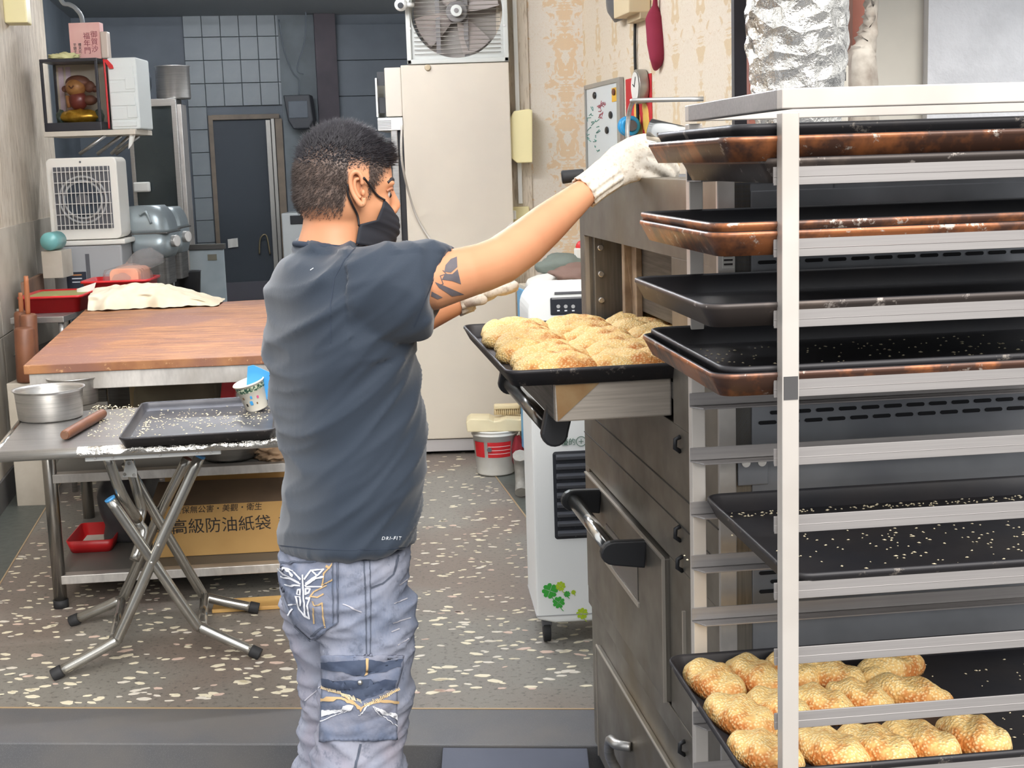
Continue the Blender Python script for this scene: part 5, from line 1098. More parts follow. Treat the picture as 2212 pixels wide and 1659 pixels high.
x0=W(207,100,SD+.1).x; MB().box(0,.045,0,.06,0,.155).build('clear_packet',mat('packet_beige',(206,190,176),.4),None,.008,label='small beige packet beside the pink gift bag',cat='packet',loc=(x1+.004,SD+.1,zb7))
c=W(140,120,SD+.08); blob('yellow_cloth','crumpled pale yellow cloth on top of the glass case','cloth',(c.x,SD+.06,zb7-.001),(.085,.05,.022),13,mat('yellow_cloth',(226,222,168),.85),.5,zfl=.6,freq=4)
rb=thing('red_ribbon','red ribbon with a bow tied around the foam box edge','ribbon',(0,0,0)); a=W(226,130,SD-.01); b_=W(236,280,SD-.01)
MB().tube([W(224,128,SD),W(228,170,SD),W(231,210,SD),W(236,278,SD)],.006,6,4).build('ribbon_tail',red_plastic,rb); MB().prism([(0,0),(.02,.005),(.05,-.03),(.055,-.05),(.03,-.05)],-.002,.002,face_mx(W(224,130,SD),(1,0,0),(0,0,1))).build('ribbon_bow',red_plastic,rb)
o=MB().grid(5,5,lambda u,v:(.04*u-.02*v,.01*math.sin(4*u),-.12*v*(1-.4*u))).build('paper_flag',paper_white,None,label='white paper scrap hanging at the shelf end',cat='paper'); o.location=W(281,278,SD+.02)
# wall box and hoses, upper left
a=onplane(72,20,(wlx(6.394),6.394,0),(1,-WLs,0)); o=MB().box(-.02,.10,-.06,.10,-.02,.4).build('wall_junction_box',cream_plastic,None,.008,label='cream junction box high on the left wall',cat='wall box'); q=W(70,42,7.8); o.location=(wlx(7.8)+.02,7.8,q.z); o.rotation_euler=(0,0,R(10.3))
MB().tube([W(120,-30,8.9),W(135,5,8.9),W(150,10,8.9),W(165,20,8.9),W(178,45,8.95),W(182,120,9.0)],.014,8,5).build('wall_hose',mat('hose_grey',(140,144,146),.5),None,label='grey hose running along the ceiling corner',cat='hose')
# ================================================================ PERSON
PH=R(25); pf_=Vector((math.cos(PH),math.sin(PH),0)); pl_v=Vector((-math.sin(PH),math.cos(PH),0)); UPV=Vector((0,0,1))
def solidify(mb,voxel,smooth=6,fac=.5):
    """fuse overlapping closed shapes into one continuous skin"""
    me=mb.mesh('tmp'); o=bpy.data.objects.new('tmp',me); C.objects.link(o)
    r_=o.modifiers.new('r','REMESH'); r_.mode='VOXEL'; r_.voxel_size=voxel; r_.use_smooth_shade=True
    s_=o.modifiers.new('s','SMOOTH'); s_.factor=fac; s_.iterations=smooth
    bpy.context.view_layer.update(); ev=o.evaluated_get(bpy.context.evaluated_depsgraph_get()); out=bpy.data.meshes.new_from_object(ev)
    bpy.data.objects.remove(o); bpy.data.meshes.remove(me)
    out.polygons.foreach_set('use_smooth',[True]*len(out.polygons)); return out
def displace(me,fn):
    ns=[v.normal.copy() for v in me.vertices]
    for v,n in zip(me.vertices,ns): v.co=v.co+n*fn(v.co,n)
    me.update()
def bvh_of(me): return BVHTree.FromPolygons([v.co.copy() for v in me.vertices],[tuple(p.vertices) for p in me.polygons])
CAMP=Vector((0,0,H))
def hit(bv,px,py):
    d=ray(px,py).normalized(); h=bv.ray_cast(CAMP,d); return (h[0],h[1]) if h[0] is not None else (None,None)
def decal(name,mt,parent,bv,polys,off=.0015,step=7,thick=0):
    mb=MB()
    for poly in polys:
        bm=bmesh.new(); vs=[bm.verts.new((x,y,0)) for x,y in poly]
        try: bm.faces.new(vs)
        except ValueError: bm.free(); continue
        bmesh.ops.triangulate(bm,faces=bm.faces)
        for _ in range(6):
            e=[x for x in bm.edges if x.calc_length()>step]
            if not e: break
            bmesh.ops.subdivide_edges(bm,edges=e,cuts=1); bmesh.ops.triangulate(bm,faces=bm.faces)
        bm.verts.index_update(); P_=[];ok={}
        for v in bm.verts:
            h,n=hit(bv,v.co.x,v.co.y)
            if h is not None: ok[v.index]=len(P_); P_.append(h+(n if n.dot(h-CAMP)<0 else -n)*off)
        F_=[tuple(ok[v.index] for v in f.verts) for f in bm.faces if all(v.index in ok for v in f.verts)]
        F_=[f for f in F_ if max((P_[f[0]]-P_[f[1]]).length,(P_[f[1]]-P_[f[2]]).length)<.05]
        bm.free(); mb.add(P_,F_,True)
    me=mb.mesh(name,mt)
    if len(me.polygons) and sum(p.normal.dot(p.center-CAMP)*p.area for p in me.polygons)>0: me.flip_normals()
    o=link(name,me,parent,kind='stuff' if 'embroid' in name or 'stitch' in name else None)
    if thick: s_=o.modifiers.new('t','SOLIDIFY'); s_.thickness=thick; s_.offset=-1
    return o
def stroke(pts,w_):
    """2-D polyline to quads"""
    out=[]
    for a,b in zip(pts,pts[1:]):
        dx,dy=b[0]-a[0],b[1]-a[1]; l=math.hypot(dx,dy) or 1; nx,ny=-dy/l*w_/2,dx/l*w_/2; ex,ey=dx/l*w_*.3,dy/l*w_*.3
        out.append([(a[0]+nx-ex,a[1]+ny-ey),(b[0]+nx+ex,b[1]+ny+ey),(b[0]-nx+ex,b[1]-ny+ey),(a[0]-nx-ex,a[1]-ny-ey)])
    return out
def oval(c,a,b,da,db,n=32,k=2.25):
    out=[]
    for i in range(n):
        t_=2*PI*i/n; ct,s_=math.cos(t_),math.sin(t_); q=(abs(ct)**k+abs(s_)**k)**(-1/k); out.append(c+da*(a*q*ct)+db*(b*q*s_))
    return out
def limb(mb,pts,seg=24):
    """pts: (centre, radius) or (centre, r_vertical, r_side)"""
    Cn=[Vector(p[0]) for p in pts]; n=len(Cn); rings=[]; side=None
    for i in range(n):
        T=(Cn[min(i+1,n-1)]-Cn[max(i-1,0)]).normalized(); u=UPV-T*UPV.dot(T)
        u=u.normalized() if u.length>.15 else (pl_v-T*pl_v.dot(T)).normalized(); s_=T.cross(u)
        ra=pts[i][1]; rb=pts[i][2] if len(pts[i])>2 else ra
        rings.append(oval(Cn[i],ra,rb,u,s_,seg,2))
    mb.rings(rings); return mb
PD_=2.66
t=NT('skin'); at=t.new('ShaderNodeVertexColor'); at.layer_name='stubble'
sk=t.mix(t.ramp(t.noise(7,3),[(.35,(0,0,0,1)),(.7,(1,1,1,1))]),(218,156,116),(208,142,104)); hb_=t.mix(t.ramp(t.noise(70,4,.7),[(.35,(0,0,0,1)),(.65,(1,1,1,1))]),(88,74,68),(128,106,94))
skm=t.set(t.mix(at.outputs[0],sk,hb_),.5,0)
# ---------- head frame
YW=R(22); hu=Vector((math.cos(YW)*math.cos(R(-6)),math.sin(YW)*math.cos(R(-6)),math.sin(R(-6)))); hv=Vector((-math.sin(YW),math.cos(YW),0)); hw=hu.cross(hv); HC=W(742,384,PD_)
HM=Matrix((hu,hv,hw)).transposed()
def hp(u,v,w_): return HC+hu*u+hv*v+hw*w_
def hloc(p): d=p-HC; return Vector((d.dot(hu),d.dot(hv),d.dot(hw)))
mb=MB()
mb.ball(hp(0,0,0),(.094,.074,.094),40,28,HM)                       # cranium
mb.ball(hp(-.012,0,-.03),(.080,.070,.075),32,20,HM)
mb.ball(hp(.034,0,-.040),(.060,.060,.080),32,20,HM)               # face
mb.ball(hp(.040,0,-.088),(.046,.050,.040),28,18,HM)               # jaw
mb.ball(hp(.066,0,-.112),(.022,.026,.016),20,14,HM)               # chin
for s_ in (-1,1):
    mb.ball(hp(.060,s_*.034,-.048),(.024,.022,.020),18,12,HM)     # cheek
    mb.ball(hp(.078,s_*.026,-.004),(.014,.026,.010),16,10,HM)     # brow
mb.tube([hp(.086,0,-.004),hp(.094,0,-.022),hp(.104,0,-.042),hp(.108,0,-.052)],[.010,.009,.011,.010],14,3)
mb.ball(hp(.098,0,-.056),(.012,.017,.009),14,10,HM); mb.ball(hp(.084,0,-.080),(.014,.024,.012),14,10,HM)
nk=[(455,726,.060,.058),(490,722,.061,.060),(520,718,.066,.066),(550,716,.062,.075),(580,716,.07,.09),(640,722,.08,.12)]
mb.rings([oval(W(x,y,PD_),a,b,pf_,pl_v,32,2) for y,x,a,b in nk])
torso=[(590,.06,.09,716),(630,.085,.15,722),(700,.105,.175,732),(850,.100,.16,740),(1000,.085,.14,752),(1150,.08,.13,746),(1290,.085,.14,744)]
mb.rings([oval(W(x,y,PD_),a,b,pf_,pl_v,32,2.2) for y,a,b,x in torso])
RA=[(W(745,640,2.58),.05),(W(840,625,2.545),.052),(W(935,607,2.52),.0535),(W(1000,590,2.55),.0475),(W(1045,577,2.585),.0455),(W(1082,562,2.615),.0455),(W(1130,528,2.66),.0445),(W(1180,485,2.71),.0405),(W(1230,443,2.765),.033),(W(1268,411,2.80),.0265),(W(1310,378,2.83),.024),(W(1350,350,2.85),.018)]
limb(mb,RA)
LA_=[(W(655,640,2.83),.055),(W(760,700,2.88),.052),(W(842,712,2.92),.047),(W(872,704,2.935),.043),(W(925,676,2.965),.037),(W(985,652,3.0),.029),(W(1020,640,3.01),.025)]
limb(mb,LA_)
def wdn(px,py,D,z): q=W(px,py,D); q.z=z; return q
NL=[(W(785,1290,2.60),.085),(W(790,1400,2.60),.078),(W(785,1560,2.60),.062),(W(780,1659,2.60),.058),(wdn(775,1659,2.60,.22),.055),(wdn(772,1659,2.60,-.02),.04),(wdn(772,1659,2.60,-.06),.035)]
FLg=[(W(705,1290,2.76),.085),(W(725,1400,2.77),.078),(W(735,1560,2.77),.062),(W(730,1659,2.77),.058),(wdn(726,1659,2.77,.22),.055),(wdn(724,1659,2.77,-.02),.04),(wdn(724,1659,2.77,-.06),.035)]
limb(mb,NL); limb(mb,FLg)
body_me=solidify(mb,.0042,5,.5)
# ears joined to the body skin
eb=MB()
def ear(sgn):
    c=hp(.010,sgn*.074,-.020); ex=(hu*.93+hv*sgn*.30).normalized(); ez=(hw*.98-hu*.18).normalized(); en=(hv*sgn+hu*-.25).normalized()
    E_=lambda p,q,r_: c+ex*p*.68+ez*q*.80+en*r_*.85
    out=[(.010,.010),(.011,.026),(.004,.037),(-.008,.038),(-.018,.028),(-.0215,.010),(-.018,-.010),(-.009,-.026),(.001,-.036),(.008,-.031),(.009,-.020)]
    eb.tube([E_(p,q,.007+.004*(1 if p<0 else .3)) for p,q in out],[.0035,.0042,.0045,.0045,.0045,.0042,.0042,.0048,.006,.005,.004],10,3)
    eb.tube([E_(.004,.024,.006),E_(-.008,.020,.007),E_(-.0115,.004,.007),E_(-.006,-.014,.006),E_(.002,-.020,.006)],[.003,.0038,.004,.004,.003],8,3)
    n=len(out); ring=[E_(p*.95,q*.95,.004) for p,q in out]; rin=[E_(p*.45-.002,q*.5,-.004) for p,q in out]; back=[E_(p*.8,q*.85,-.010) for p,q in out]
    eb.rings([back,ring,rin])
    eb.ball(E_(.010,-.008,.004),(.004,.004,.006),10,8)
ear(-1); ear(1)
ear_me=eb.mesh('ear'); bm=bmesh.new(); bm.from_mesh(body_me); bm.from_mesh(ear_me); bm.to_mesh(body_me); bm.free(); body_me.polygons.foreach_set('use_smooth',[True]*len(body_me.polygons))
body_me.materials.append(skm)
def hairline(q):
    """0..1: how hairy the scalp is at head-local point q"""
    low=-.086+ (q.x+.08)*.10 if q.x<-.015 else (-.062+.36*(q.x+.015) if q.x<.03 else -.046+1.35*(q.x-.03))
    low=max(low,-.092)
    if q.x>-.012 and q.x<.030: low=max(low,.012)
    k=(q.z-low)/.030
    return max(0,min(1,k))
ca_=body_me.color_attributes.new('stubble','FLOAT_COLOR','POINT')
buf=[]
for v in body_me.vertices:
    q=hloc(v.co); s_=0.0
    if q.length<.16 and q.z>-.10 and q.x<.092:
        s_=hairline(q)
        if abs(q.y)>.070 and -.02<q.x<.03 and -.062<q.z<.024 and (q.y*q.y>.0060): s_=0
    buf+= [s_,s_,s_,1]
ca_.data.foreach_set('color',buf)
person=link('person',body_me,None,'worker in navy T-shirt, jeans and black mask, reaching over the open oven','person')
body_bv=bvh_of(body_me)
# ---------- hair
hm=mat('hair_black',(46,43,48),.45); hm2=mat('hair_brown',(96,83,77),.6); rg=random.Random(11); top=MB(); side=MB(); tries=0
def strand(m_,p,d,l,r_):
    d=d.normalized(); a=d.orthogonal().normalized(); b=d.cross(a); o=len(m_.v); mid=p+d*l*.55
    for k in range(3):
        an=2*PI*k/3; m_.v.append(tuple(p+(a*math.cos(an)+b*math.sin(an))*r_))
    m_.v.append(tuple(p+d*l)); m_.f+=[(o,o+1,o+3),(o+1,o+2,o+3),(o+2,o,o+3)]; m_.sm+=[True]*3
nt_=ns_=0
while (nt_<6500 or ns_<5500) and tries<90000:
    tries+=1; z=rg.uniform(-1,1); an=rg.uniform(0,2*PI); s_=math.sqrt(1-z*z); dl=Vector((s_*math.cos(an),s_*math.sin(an),z)); wd_=hu*dl.x+hv*dl.y+hw*dl.z
    h=body_bv.ray_cast(HC+wd_*.25,-wd_)
    if h[0] is None: continue
    q=hloc(h[0]); k=hairline(q)
    if q.z<-.095 or q.x>.094 or rg.random()>k*1.2 or h[1].dot(wd_)<.2: continue
    if abs(q.y)>.0775: continue
    n_=h[1] if h[1].dot(wd_)>0 else -h[1]; tp_=q.z-(.036+.10*max(0,q.x)*0)+ .22*max(0,abs(q.x)-.05)*(1 if q.x<0 else -.3)
    topk=max(0,min(1,(q.z-.018-.10*max(0,q.x)+rg.gauss(0,.006))/.045))
    if topk>.12:
        if nt_>=6500: continue
        fwd=hu*(.45+.75*max(0,q.x/.09))+n_*(.95-.2*max(0,q.x/.09))+Vector((rg.gauss(0,.28),rg.gauss(0,.28),rg.gauss(0,.22)))
        strand(top,h[0]-n_*.002,fwd,(.008+.016*topk)*rg.uniform(.7,1.2)+(.012 if q.x>.06 else 0),.0011); nt_+=1
    else:
        if ns_>=5500: continue
        d=n_*.7-hw*.5-hu*.3+Vector((rg.gauss(0,.3),rg.gauss(0,.3),rg.gauss(0,.3))); strand(side,h[0]-n_*.001,d,(.004+.006*k)*rg.uniform(.6,1.2),.0008); ns_+=1
# thick cap under the top strands
cap=MB()
def capf(u,v):
    an=2*PI*u; th=R(2+47*v); d=Vector((math.sin(th)*math.cos(an),math.sin(th)*math.sin(an),math.cos(th))); r_=.0075*(1-v**2)+.0018*noise.noise(d*9); p=Vector((.095*d.x,.075*d.y,.095*d.z)); q=p*(1+r_/p.length)
    return hp(q.x-.0,q.y,q.z)
cap.grid(60,24,capf)
hair=cap.build('hair',hm,person); top.build('hair_top',hm,hair,kind='stuff'); side.build('hair_sides',hm2,hair,kind='stuff')
# ---------- eye, brow, mask and straps
ey=MB().ball(hp(.0745,-.029,-.026),.0108,16,12).build('eye',mat('eye_white',(206,194,186),.25),person); MB().ball(hp(.0830,-.0320,-.027),(.004,.005,.005),12,8).build('iris',mat('iris_dark',(44,30,26),.2),ey)
MB().tube([hp(.072,-.050,-.004),hp(.083,-.040,.003),hp(.090,-.026,.001)],[.0025,.0042,.003],8,4).build('eyebrow',hm,person)
MB().tube([hp(.072,-.046,-.020),hp(.083,-.040,-.014),hp(.090,-.026,-.017)],[.002,.0032,.002],8,4).build('eyelid',mat('lid_skin',(184,128,98),.5),person)
def lerpl(Ls,t_):
    x=t_*(len(Ls)-1); i=min(int(x),len(Ls)-2); f=x-i; return [a*(1-f)+b*f for a,b in zip(Ls[i],Ls[i+1])]
ED=[(.066,-.056,-.036),(.061,-.062,-.050),(.052,-.060,-.076),(.018,-.062,-.086),(.014,-.062,-.122)]; CE=[(.100,0,-.072),(.111,0,-.082),(.113,0,-.100),(.106,0,-.120),(.090,0,-.134)]
def maskf(u,v):
    e=lerpl(ED,v); c_=lerpl(CE,v); s_=abs(2*u-1); k=s_**1.7; sg=-1 if u<.5 else 1
    x=c_[0]*(1-k)+e[0]*k; y=sg*abs(e[1])*min(1,s_**.85); z=c_[2]*(1-s_)+e[2]*s_; x+=.006*math.sin(PI*s_)*min(1,.2+2*v)+.0012*math.sin(v*38)*(1-s_**4)
    return hp(x,y,z)
mk_=MB().grid(40,28,maskf).build('face_mask',mat('mask_black',(40,42,50),.75,bump=(120,.2,.001)),person); s_=mk_.modifiers.new('t','SOLIDIFY'); s_.thickness=.002
def onbody(pts,off):
    out=[]
    for x,y in pts:
        h,n=hit(body_bv,x,y)
        if h is not None: out.append(h-ray(x,y).normalized()*off)
    return out
strapm=mat('strap_black',(30,26,28),.6)
MB().tube(onbody([(786,384),(800,402),(815,422)],.004)+[hp(.066,-.058,-.037)],.0022,8,4).build('mask_strap',strapm,mk_)
MB().tube(onbody([(751,398),(752,420),(760,440),(772,465)],.005)+[hp(.017,-.063,-.088)],.0022,8,4).build('mask_strap',strapm,mk_)
# ---------- shirt
shirt=MB()
SL=[(548,640,800,.105),(566,604,830,.155),(590,584,856,.19),(640,570,878,.205),(700,566,890,.208),(800,573,894,.198),(880,587,902,.192),(950,603,912,.188),(1000,610,911,.188),(1060,605,906,.19),(1130,598,899,.193)]
rings=[]
for y,l,r_,b in SL:
    hf=(r_-l)/2*PD_/FPX; a=math.sqrt(max(.0025,hf*hf-(b*math.sin(PH))**2))/math.cos(PH); rings.append(oval(W((l+r_)/2,y,PD_),a,b,pf_,pl_v,48,2.3))
rings.append(oval(W(747,1176,PD_),.118,.195,pf_,(pl_v-UPV*.16),48,2.3))
shirt.rings([oval(W(716,528,PD_),.062,.068,pf_,pl_v,48,2)]+rings)
sl0=[(W(715,640,2.62),.06,.06),(W(765,640,2.56),.086,.080),(W(815,636,2.53),.090,.082),(W(870,631,2.52),.085,.080),(W(920,627,2.52),.080,.074)]
limb(shirt,sl0,32)
# slanted sleeve opening
cO=W(941,627,2.53); dn=(W(905,720,2.53)-W(976,535,2.53)); up_=-dn.normalized(); hl=dn.length/2; dep=Vector((.25,.97,.05)).normalized()
shirt.rings([oval(W(880,629,2.515),.082,.078,UPV,dep,32,2),oval(W(915,628,2.525),.083,.076,(UPV*.4+up_*.6).normalized(),dep,32,2),oval(cO,hl,.074,up_,dep,32,2)])
limb(shirt,[(W(665,650,2.80),.09,.085),(W(720,670,2.85),.085,.08),(W(790,708,2.90),.075,.072)],32)
shirt_me=solidify(shirt,.0062,16,.5)
def rid(x): return (1-abs(x))**3
def fold(p,n):
    d=p-W(735,700,PD_); a=d.dot(pf_); z=d.z; l_=d.dot(pl_v)
    # diagonal drag folds running from the lower back up to the raised arm
    s1=rid(noise.noise(Vector(((z*1.0-a*.75)*13,(a+z*.75)*2.2,l_*3))))
    s2=rid(noise.noise(Vector(((z-a*.95)*24+3,(a+z)*3.2,l_*4+7))))
    s3=noise.noise(Vector((a*5,l_*5,z*4)))
    f=.0125*s1+.006*s2+.007*s3
    # sleeve: folds along the arm
    q=p-W(900,628,2.52)
    if q.x>-.12 and p.y<2.62 and abs(q.z)<.12: f=f*.4+.010*rid(noise.noise(Vector((q.x*3+q.z*5,q.z*20-q.x*9,1))))
    if z>.14: f+=.005*rid(noise.noise(Vector((a*26+z*14,z*5,l_*3+3))))
    hem=max(0,min(1,(p.z-.78)/.05)); return f*(.35+.65*hem)-.004
displace(shirt_me,fold)
navy=NT('navy_knit'); nb=navy.mix(navy.ramp(navy.noise(3,3),[(.35,(0,0,0,1)),(.7,(1,1,1,1))]),(35,46,60),(42,53,67)); nb=navy.mix(navy.math('MULTIPLY',navy.noise(420,2),.25),nb,(54,65,80)); navy.set(nb,.8,0,**{'Sheen Weight':.25}); navy.bump(navy.noise(300,2),.15,.001)
shirt_me.materials.clear(); shirt_me.materials.append(navy.m); shirt_me.name='tshirt'
sh_o=link('tshirt',shirt_me,person); sb=bvh_of(shirt_me)
col_m=mat('navy_rib',(48,57,72),.85)
MB().tube([W(716,534,PD_)+pf_*(.068*math.cos(2*PI*k/24))+pl_v*(.072*math.sin(2*PI*k/24))+UPV*(-.010*math.cos(2*PI*k/24)) for k in range(25)],.006,8).build('collar',col_m,sh_o)
decal('shoulder_seam',col_m,sh_o,sb,stroke([(775,528),(745,560),(722,600),(714,660),(714,740)],2.2),.0008,6)
decal('hem_stitch',col_m,sh_o,sb,stroke([(602,1178),(680,1186),(760,1188),(840,1186),(893,1180)],1.8)+stroke([(958,546),(934,610),(895,704)],1.8),.0008,6)
def dtext(s,px,py,h_,mt,parent,bv,slant=.2,sx_=1.0,rot=0):
    cv=bpy.data.curves.new('t','FONT'); cv.body=s; cv.size=1; cv.resolution_u=2; cv.align_x='LEFT'; cv.space_character=1.25; t_=bpy.data.objects.new('t',cv); C.objects.link(t_); bpy.context.view_layer.update()
    me=bpy.data.meshes.new_from_object(t_.evaluated_get(bpy.context.evaluated_depsgraph_get())); bpy.data.objects.remove(t_)
    P_=[]
    for v in me.vertices:
        x=px+(v.co.x*sx_+slant*v.co.y)*h_; y=py-v.co.y*h_+rot*(x-px); h,n=hit(bv,x,y); P_.append(h+(n if n.dot(h-CAMP)<0 else -n)*.0018 if h is not None else W(x,y,2.5))
    mb=MB().add(P_,[tuple(p.vertices) for p in me.polygons]); return mb.build('lettering',mt,parent)
dtext('DRI-FIT',823,1166,10.5,white_ink,sh_o,sb,.25,1.0,0)
decal('lint_speck',white_ink,sh_o,sb,stroke([(671,584),(677,580)],1.6),.001)
# ---------- jeans
jn=MB()
PV=[(1150,.155,.13,746),(1200,.128,.178,742),(1250,.134,.185,741),(1300,.130,.182,746),(1345,.115,.165,750)]
PVr=[]
for y,l,r_,b in ((1165,606,884,.17),(1210,594,886,.178),(1250,592,889,.182),(1300,600,891,.180),(1345,616,889,.165)):
    hf=(r_-l)/2*PD_/FPX; a=math.sqrt(max(.0025,hf*hf-(b*math.sin(PH))**2))/math.cos(PH); PVr.append(oval(W((l+r_)/2,y,PD_),a,b,pf_,pl_v,48,2.3))
jn.rings(PVr)
def leg_r(lst,D):
    rr_=[]
    for y,x,a,b in lst: rr_.append(oval(W(x,y,D),a,b,pf_,pl_v,40,2.2))
    x,y=lst[-1][1],lst[-1][0]
    for z,a in ((.25,.088),(.10,.092),(.0,.096),(-.055,.100)): rr_.append(oval(wdn(x,y,D,z),a,a,pf_,pl_v,40,2.1))
    jn.rings(rr_)
leg_r([(1290,800,.092,.088),(1350,798,.092,.090),(1420,792,.090,.088),(1500,788,.086,.085),(1580,782,.084,.083),(1659,768,.086,.085)],2.585)
leg_r([(1290,700,.092,.085),(1350,712,.090,.085),(1420,728,.086,.084),(1500,740,.082,.082),(1580,738,.084,.083),(1659,728,.088,.085)],2.765)
jeans_me=solidify(jn,.0062,6,.5)
def jf(p,n):
    d=p-W(745,1400,PD_); a=d.dot(pf_); z=d.z; l_=d.dot(pl_v)
    s1=rid(noise.noise(Vector(((z+a*.5)*16,(a-z*.5)*4,l_*4))))*(.4+.6*min(1,max(0,(.72-p.z)*3)))
    s2=rid(noise.noise(Vector(((z-a*.4)*32,(a+z*.3)*6,l_*6+4)))); s3=noise.noise(Vector((a*6,l_*6,z*6)))
    return .014*s1+.007*s2+.008*s3-.006
displace(jeans_me,jf)
dn_=NT('faded_denim'); b=dn_.mix(dn_.ramp(dn_.noise(6,4,.6),[(.36,(0,0,0,1)),(.64,(1,1,1,1))]),(108,118,140),(150,152,166)); b=dn_.mix(dn_.ramp(dn_.noise(4,3),[(.52,(0,0,0,1)),(.7,(1,1,1,1))]),b,(150,138,148)); b=dn_.mix(dn_.ramp(dn_.noise(22,5,.7),[(.56,(0,0,0,1)),(.72,(1,1,1,1))]),b,(66,76,96)); b=dn_.mix(dn_.math('MULTIPLY',dn_.noise(300,2,.5,dn_.mapped((1,1,.3))),.3),b,(176,178,188)); dn_.set(b,.85); dn_.bump(dn_.noise(220,3),.25,.001)
jeans_me.materials.clear(); jeans_me.materials.append(dn_.m); jeans_me.name='jeans'
je=link('jeans',jeans_me,person); jb=bvh_of(jeans_me)
def Z6(l_): return [(540+x/3.078,1120+y/3.078) for x,y in l_]
den2=mat('denim_pocket',(104,114,136),.85,var=(18,(140,142,156)),bump=(120,.3)); den_d=mat('denim_dark',(56,66,88),.85,var=(20,(74,84,104))); tan=mat('tan_thread',(198,166,120),.8); wth=mat('white_thread',(232,232,236),.8); seam_d=mat('denim_seam',(84,90,104),.9)
bp_=decal('back_pocket',den2,je,jb,[Z6([(185,300),(590,262),(590,690),(420,812),(310,712),(200,420)])],.004,8,.004)
cp_=decal('cargo_pocket',den2,je,jb,[Z6([(488,912),(1015,908),(1005,980),(968,1120),(968,1465),(475,1480),(492,1100)])],.006,8,.006)
pb_=bvh_of(jeans_me)
decal('cargo_flap',den_d,cp_,jb,[Z6([(495,945),(1005,935),(985,985),(900,1020),(760,1040),(500,990)]),Z6([(500,1065),(730,1075),(960,1065),(950,1110),(830,1170),(740,1210),(650,1160),(505,1110)])],.0085,7)
decal('embroidery_gold',tan,cp_,jb,sum([stroke(Z6(s_),5) for s_ in ([(500,1130),(620,1165),(740,1258),(850,1190),(968,1135)],[(500,1200),(620,1205),(690,1225)],[(790,1230),(860,1205),(968,1210)])],[]),.009,6)
rib=[]
for k in range(26):
    x=505+k*9; y=1122+.30*(x-505)*(.4 if x<620 else 1)*1.0; rib+=stroke(Z6([(x,y-14+ (0 if x<620 else 12)),(x+8,y+18+(0 if x<620 else 12))]),1.6)
for k in range(24):
    x=760+k*9; y=1245-.55*(x-745); rib+=stroke(Z6([(x,y-14),(x+8,y+14)]),1.6)
decal('embroidery_stitch',mat('pale_thread',(232,208,168),.8),cp_,jb,rib,.010,6)
decal('embroidery_white',wth,cp_,jb,[Z6([(500,1265),(660,1235),(690,1240),(500,1315)]),Z6([(810,1240),(965,1285),(965,1320),(840,1262)])]+stroke(Z6([(490,1350),(690,1240)]),1.8)+stroke(Z6([(810,1245),(962,1370)]),1.4)+stroke(Z6([(725,1290),(790,1240)]),1.4),.009,6)
decal('zip_pull',tan,cp_,jb,stroke(Z6([(775,935),(768,1030)]),5),.011,6); h,n=hit(jb,540+733/3.078,1120+1090/3.078)
if h is not None: MB().ball(h-ray(778,1474).normalized()*.012,.005,10,8).build('snap_button',rivet,cp_)
wing=[[(365,380),(372,520),(382,640)],[(352,400),(300,352),(205,335),(240,365),(340,420)],[(350,430),(290,400),(225,385)],[(348,445),(250,440)],[(378,400),(420,350),(505,335),(470,375),(385,425)],[(382,440),(440,400),(500,385)],[(385,448),(490,448)],[(335,470),(330,500),(350,505),(350,470),(335,470)],[(385,465),(385,500),(405,495),(415,465),(385,465)],[(320,520),(345,600),(380,640),(410,655),(395,580),(412,525)],[(325,520),(350,520),(352,570)],[(388,525),(410,530)],[(320,560),(275,575)],[(300,600),(270,640)],[(250,345),(300,380)],[(430,355),(455,378)]]
decal('embroidery_white',wth,bp_,jb,sum([stroke(Z6(s_),3.4) for s_ in wing],[]),.0062,6)
gd=[[(540,325),(505,365),(490,440),(560,395)],[(520,440),(440,485),(415,520),(460,525),(500,500)],[(430,545),(440,580),(490,560)],[(492,560),(495,640),(512,720)],[(432,600),(440,690)],[(575,280),(540,330),(520,320)]]
decal('embroidery_gold',tan,bp_,jb,sum([stroke(Z6(s_),3.0) for s_ in gd],[]),.0062,6)
decal('pocket_stitch',seam_d,bp_,jb,stroke(Z6([(190,305),(590,270)]),4)+stroke(Z6([(560,275),(562,690)]),2.5)+stroke(Z6([(588,270),(590,690),(420,808),(312,712)]),2.2)+stroke(Z6([(420,770),(510,710)]),4),.0065,6)
for s_,w_,mt_ in (([(755,250),(768,500),(775,900)],2.5,seam_d),([(795,250),(802,560),(800,900)],2,seam_d),([(985,250),(950,370),(880,430),(805,455)],4,seam_d),([(735,1500),(700,1659)],5,seam_d)): decal('side_seam',mt_,je,jb,stroke(Z6(s_),w_),.0025,6)
fade=mat('denim_faded',(184,182,190),.9)
for s_ in ([(955,565),(1040,535)],[(950,690),(1062,660)],[(940,750),(990,730)],[(990,440),(1040,405)],[(370,1210),(470,1120)],[(620,570),(740,620)],[(980,840),(1050,800)]): decal('whisker_fade',fade,je,jb,stroke(Z6(s_),2.4),.0022,6)
# shoes
for lst,nm in ((NL,'near'),(FLg,'far')):
    a=lst[-1][0]; o=MB(); o.rings([oval(Vector((a.x,a.y,0))+pf_*(.055*s_-.0)+UPV*z,.115*q,.046*q2,pf_,pl_v,28,2.4) for z,s_,q,q2 in ((-.10,1,1.16,1.1),(-.075,1,1.18,1.12),(-.045,.9,1.05,1),(-.015,.2,.6,.8),(.01,0,.45,.7))]); o.build('shoe',black_rubber,person)
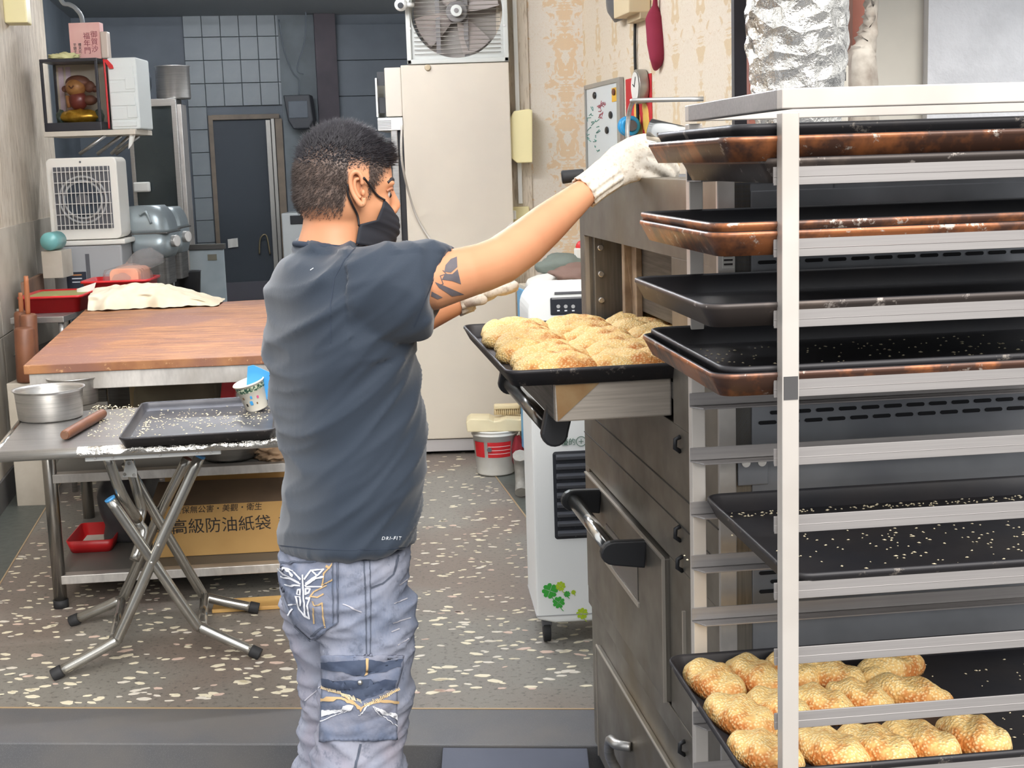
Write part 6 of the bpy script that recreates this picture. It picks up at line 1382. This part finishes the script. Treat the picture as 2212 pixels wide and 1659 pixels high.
# ---------- gloves
glv=NT('knit_glove'); wv=glv.noise(110,3,.6,glv.mapped((1,1,1))); gb=glv.mix(glv.ramp(glv.noise(9,4),[(.4,(0,0,0,1)),(.7,(1,1,1,1))]),(236,226,210),(212,196,176)); gb=glv.mix(glv.ramp(wv,[(.5,(0,0,0,1)),(.7,(1,1,1,1))]),gb,(196,180,160)); glv.set(gb,.95); glv.bump(wv,.5,.002)
def glove(name,wr,palm,fingers,thumb,cuff,fr=.0108):
    m_=MB(); limb(m_,palm,20)
    for f in fingers: m_.tube(f,[fr*1.12,fr*1.05,fr,fr*.85][:len(f)] if len(f)<=4 else fr,12,3); m_.ball(f[-1],fr*.88,10,8); m_.ball(f[0],fr*1.15,10,8)
    m_.tube(thumb,[.014,.013,.0115,.010][:len(thumb)],12,3); m_.ball(thumb[-1],.0102,10,8)
    me=solidify(m_,.0030,3,.5); me.materials.clear(); me.materials.append(glv.m); g=link(name,me,person)
    cf=MB(); n=len(cuff); rr_=[]
    for i,(c_,r_) in enumerate(cuff):
        T=(Vector(cuff[min(i+1,n-1)][0])-Vector(cuff[max(i-1,0)][0])).normalized(); a=(UPV-T*UPV.dot(T)).normalized(); b=T.cross(a)
        rr_.append([Vector(c_)+(a*math.cos(2*PI*k/72)+b*math.sin(2*PI*k/72))*(r_+.0013*(1 if (k//3)%2 else -1)) for k in range(72)])
    cf.rings(rr_,cap=False); co=cf.build('cuff',glv.m,g); s_=co.modifiers.new('t','SOLIDIFY'); s_.thickness=.003
    return g
w0=W(1266,412,2.80)
palm=[(W(1272,408,2.80),.028,.026),(W(1305,382,2.82),.034,.025),(W(1340,357,2.838),.042,.024),(W(1372,343,2.845),.046,.022),(W(1394,338,2.845),.040,.018)]
fing=[[W(1390,306,2.855),W(1426,318,2.865),W(1450,345,2.885),W(1448,374,2.905)],[W(1398,328,2.842),W(1436,342,2.850),W(1458,366,2.875),W(1452,388,2.900)],[W(1395,352,2.836),W(1430,366,2.842),W(1448,382,2.868),W(1440,395,2.895)],[W(1382,374,2.836),W(1410,386,2.842),W(1428,394,2.862),W(1424,400,2.885)]]
glove('glove',w0,palm,fing,[W(1325,345,2.865),W(1358,312,2.895),W(1392,300,2.915),W(1418,304,2.925)],[(W(1261,416,2.797),.0335),(W(1272,408,2.803),.0325),(W(1288,396,2.812),.0325),(W(1308,381,2.822),.0345),(W(1322,371,2.830),.0345)])
palm2=[(W(990,650,3.00),.024,.026),(W(1018,641,3.01),.022,.034),(W(1045,634,3.02),.019,.040),(W(1062,630,3.025),.016,.036)]
fing2=[[W(1058,632-2*k,3.00+.02*k-.02),W(1082,626+k,3.005+.022*k-.02),W(1100,622+k,3.01+.022*k-.02),W(1112,616+2*k,3.01+.022*k-.02)] for k in range(4)]
glove('glove',W(990,660,3.0),palm2,fing2,[W(1012,652,2.98),W(1030,648,2.955),W(1044,648,2.95)],[(W(985,652,2.998),.032),(W(1000,647,3.004),.031),(W(1014,642,3.01),.031)])
# ---------- tattoo on the upper arm
def Z5(l_): return [(560+x/3.456,240+y/3.456) for x,y in l_]
tat=mat('tattoo_ink',(112,104,106),.55,var=(20,(92,88,94)))
decal('tattoo',tat,person,body_bv,[Z5([(1475,1088),(1430,1105),(1390,1150),(1380,1200),(1430,1206),(1478,1165)]),Z5([(1480,1180),(1505,1292),(1440,1268),(1362,1258),(1385,1215),(1440,1217)]),Z5([(1310,1275),(1400,1312),(1530,1368),(1440,1382),(1340,1318)]),Z5([(1288,1345),(1368,1390),(1330,1403),(1283,1378)])]+stroke(Z5([(1370,1190),(1395,1215),(1350,1230),(1372,1290),(1345,1300)]),1.6),.0009,6)
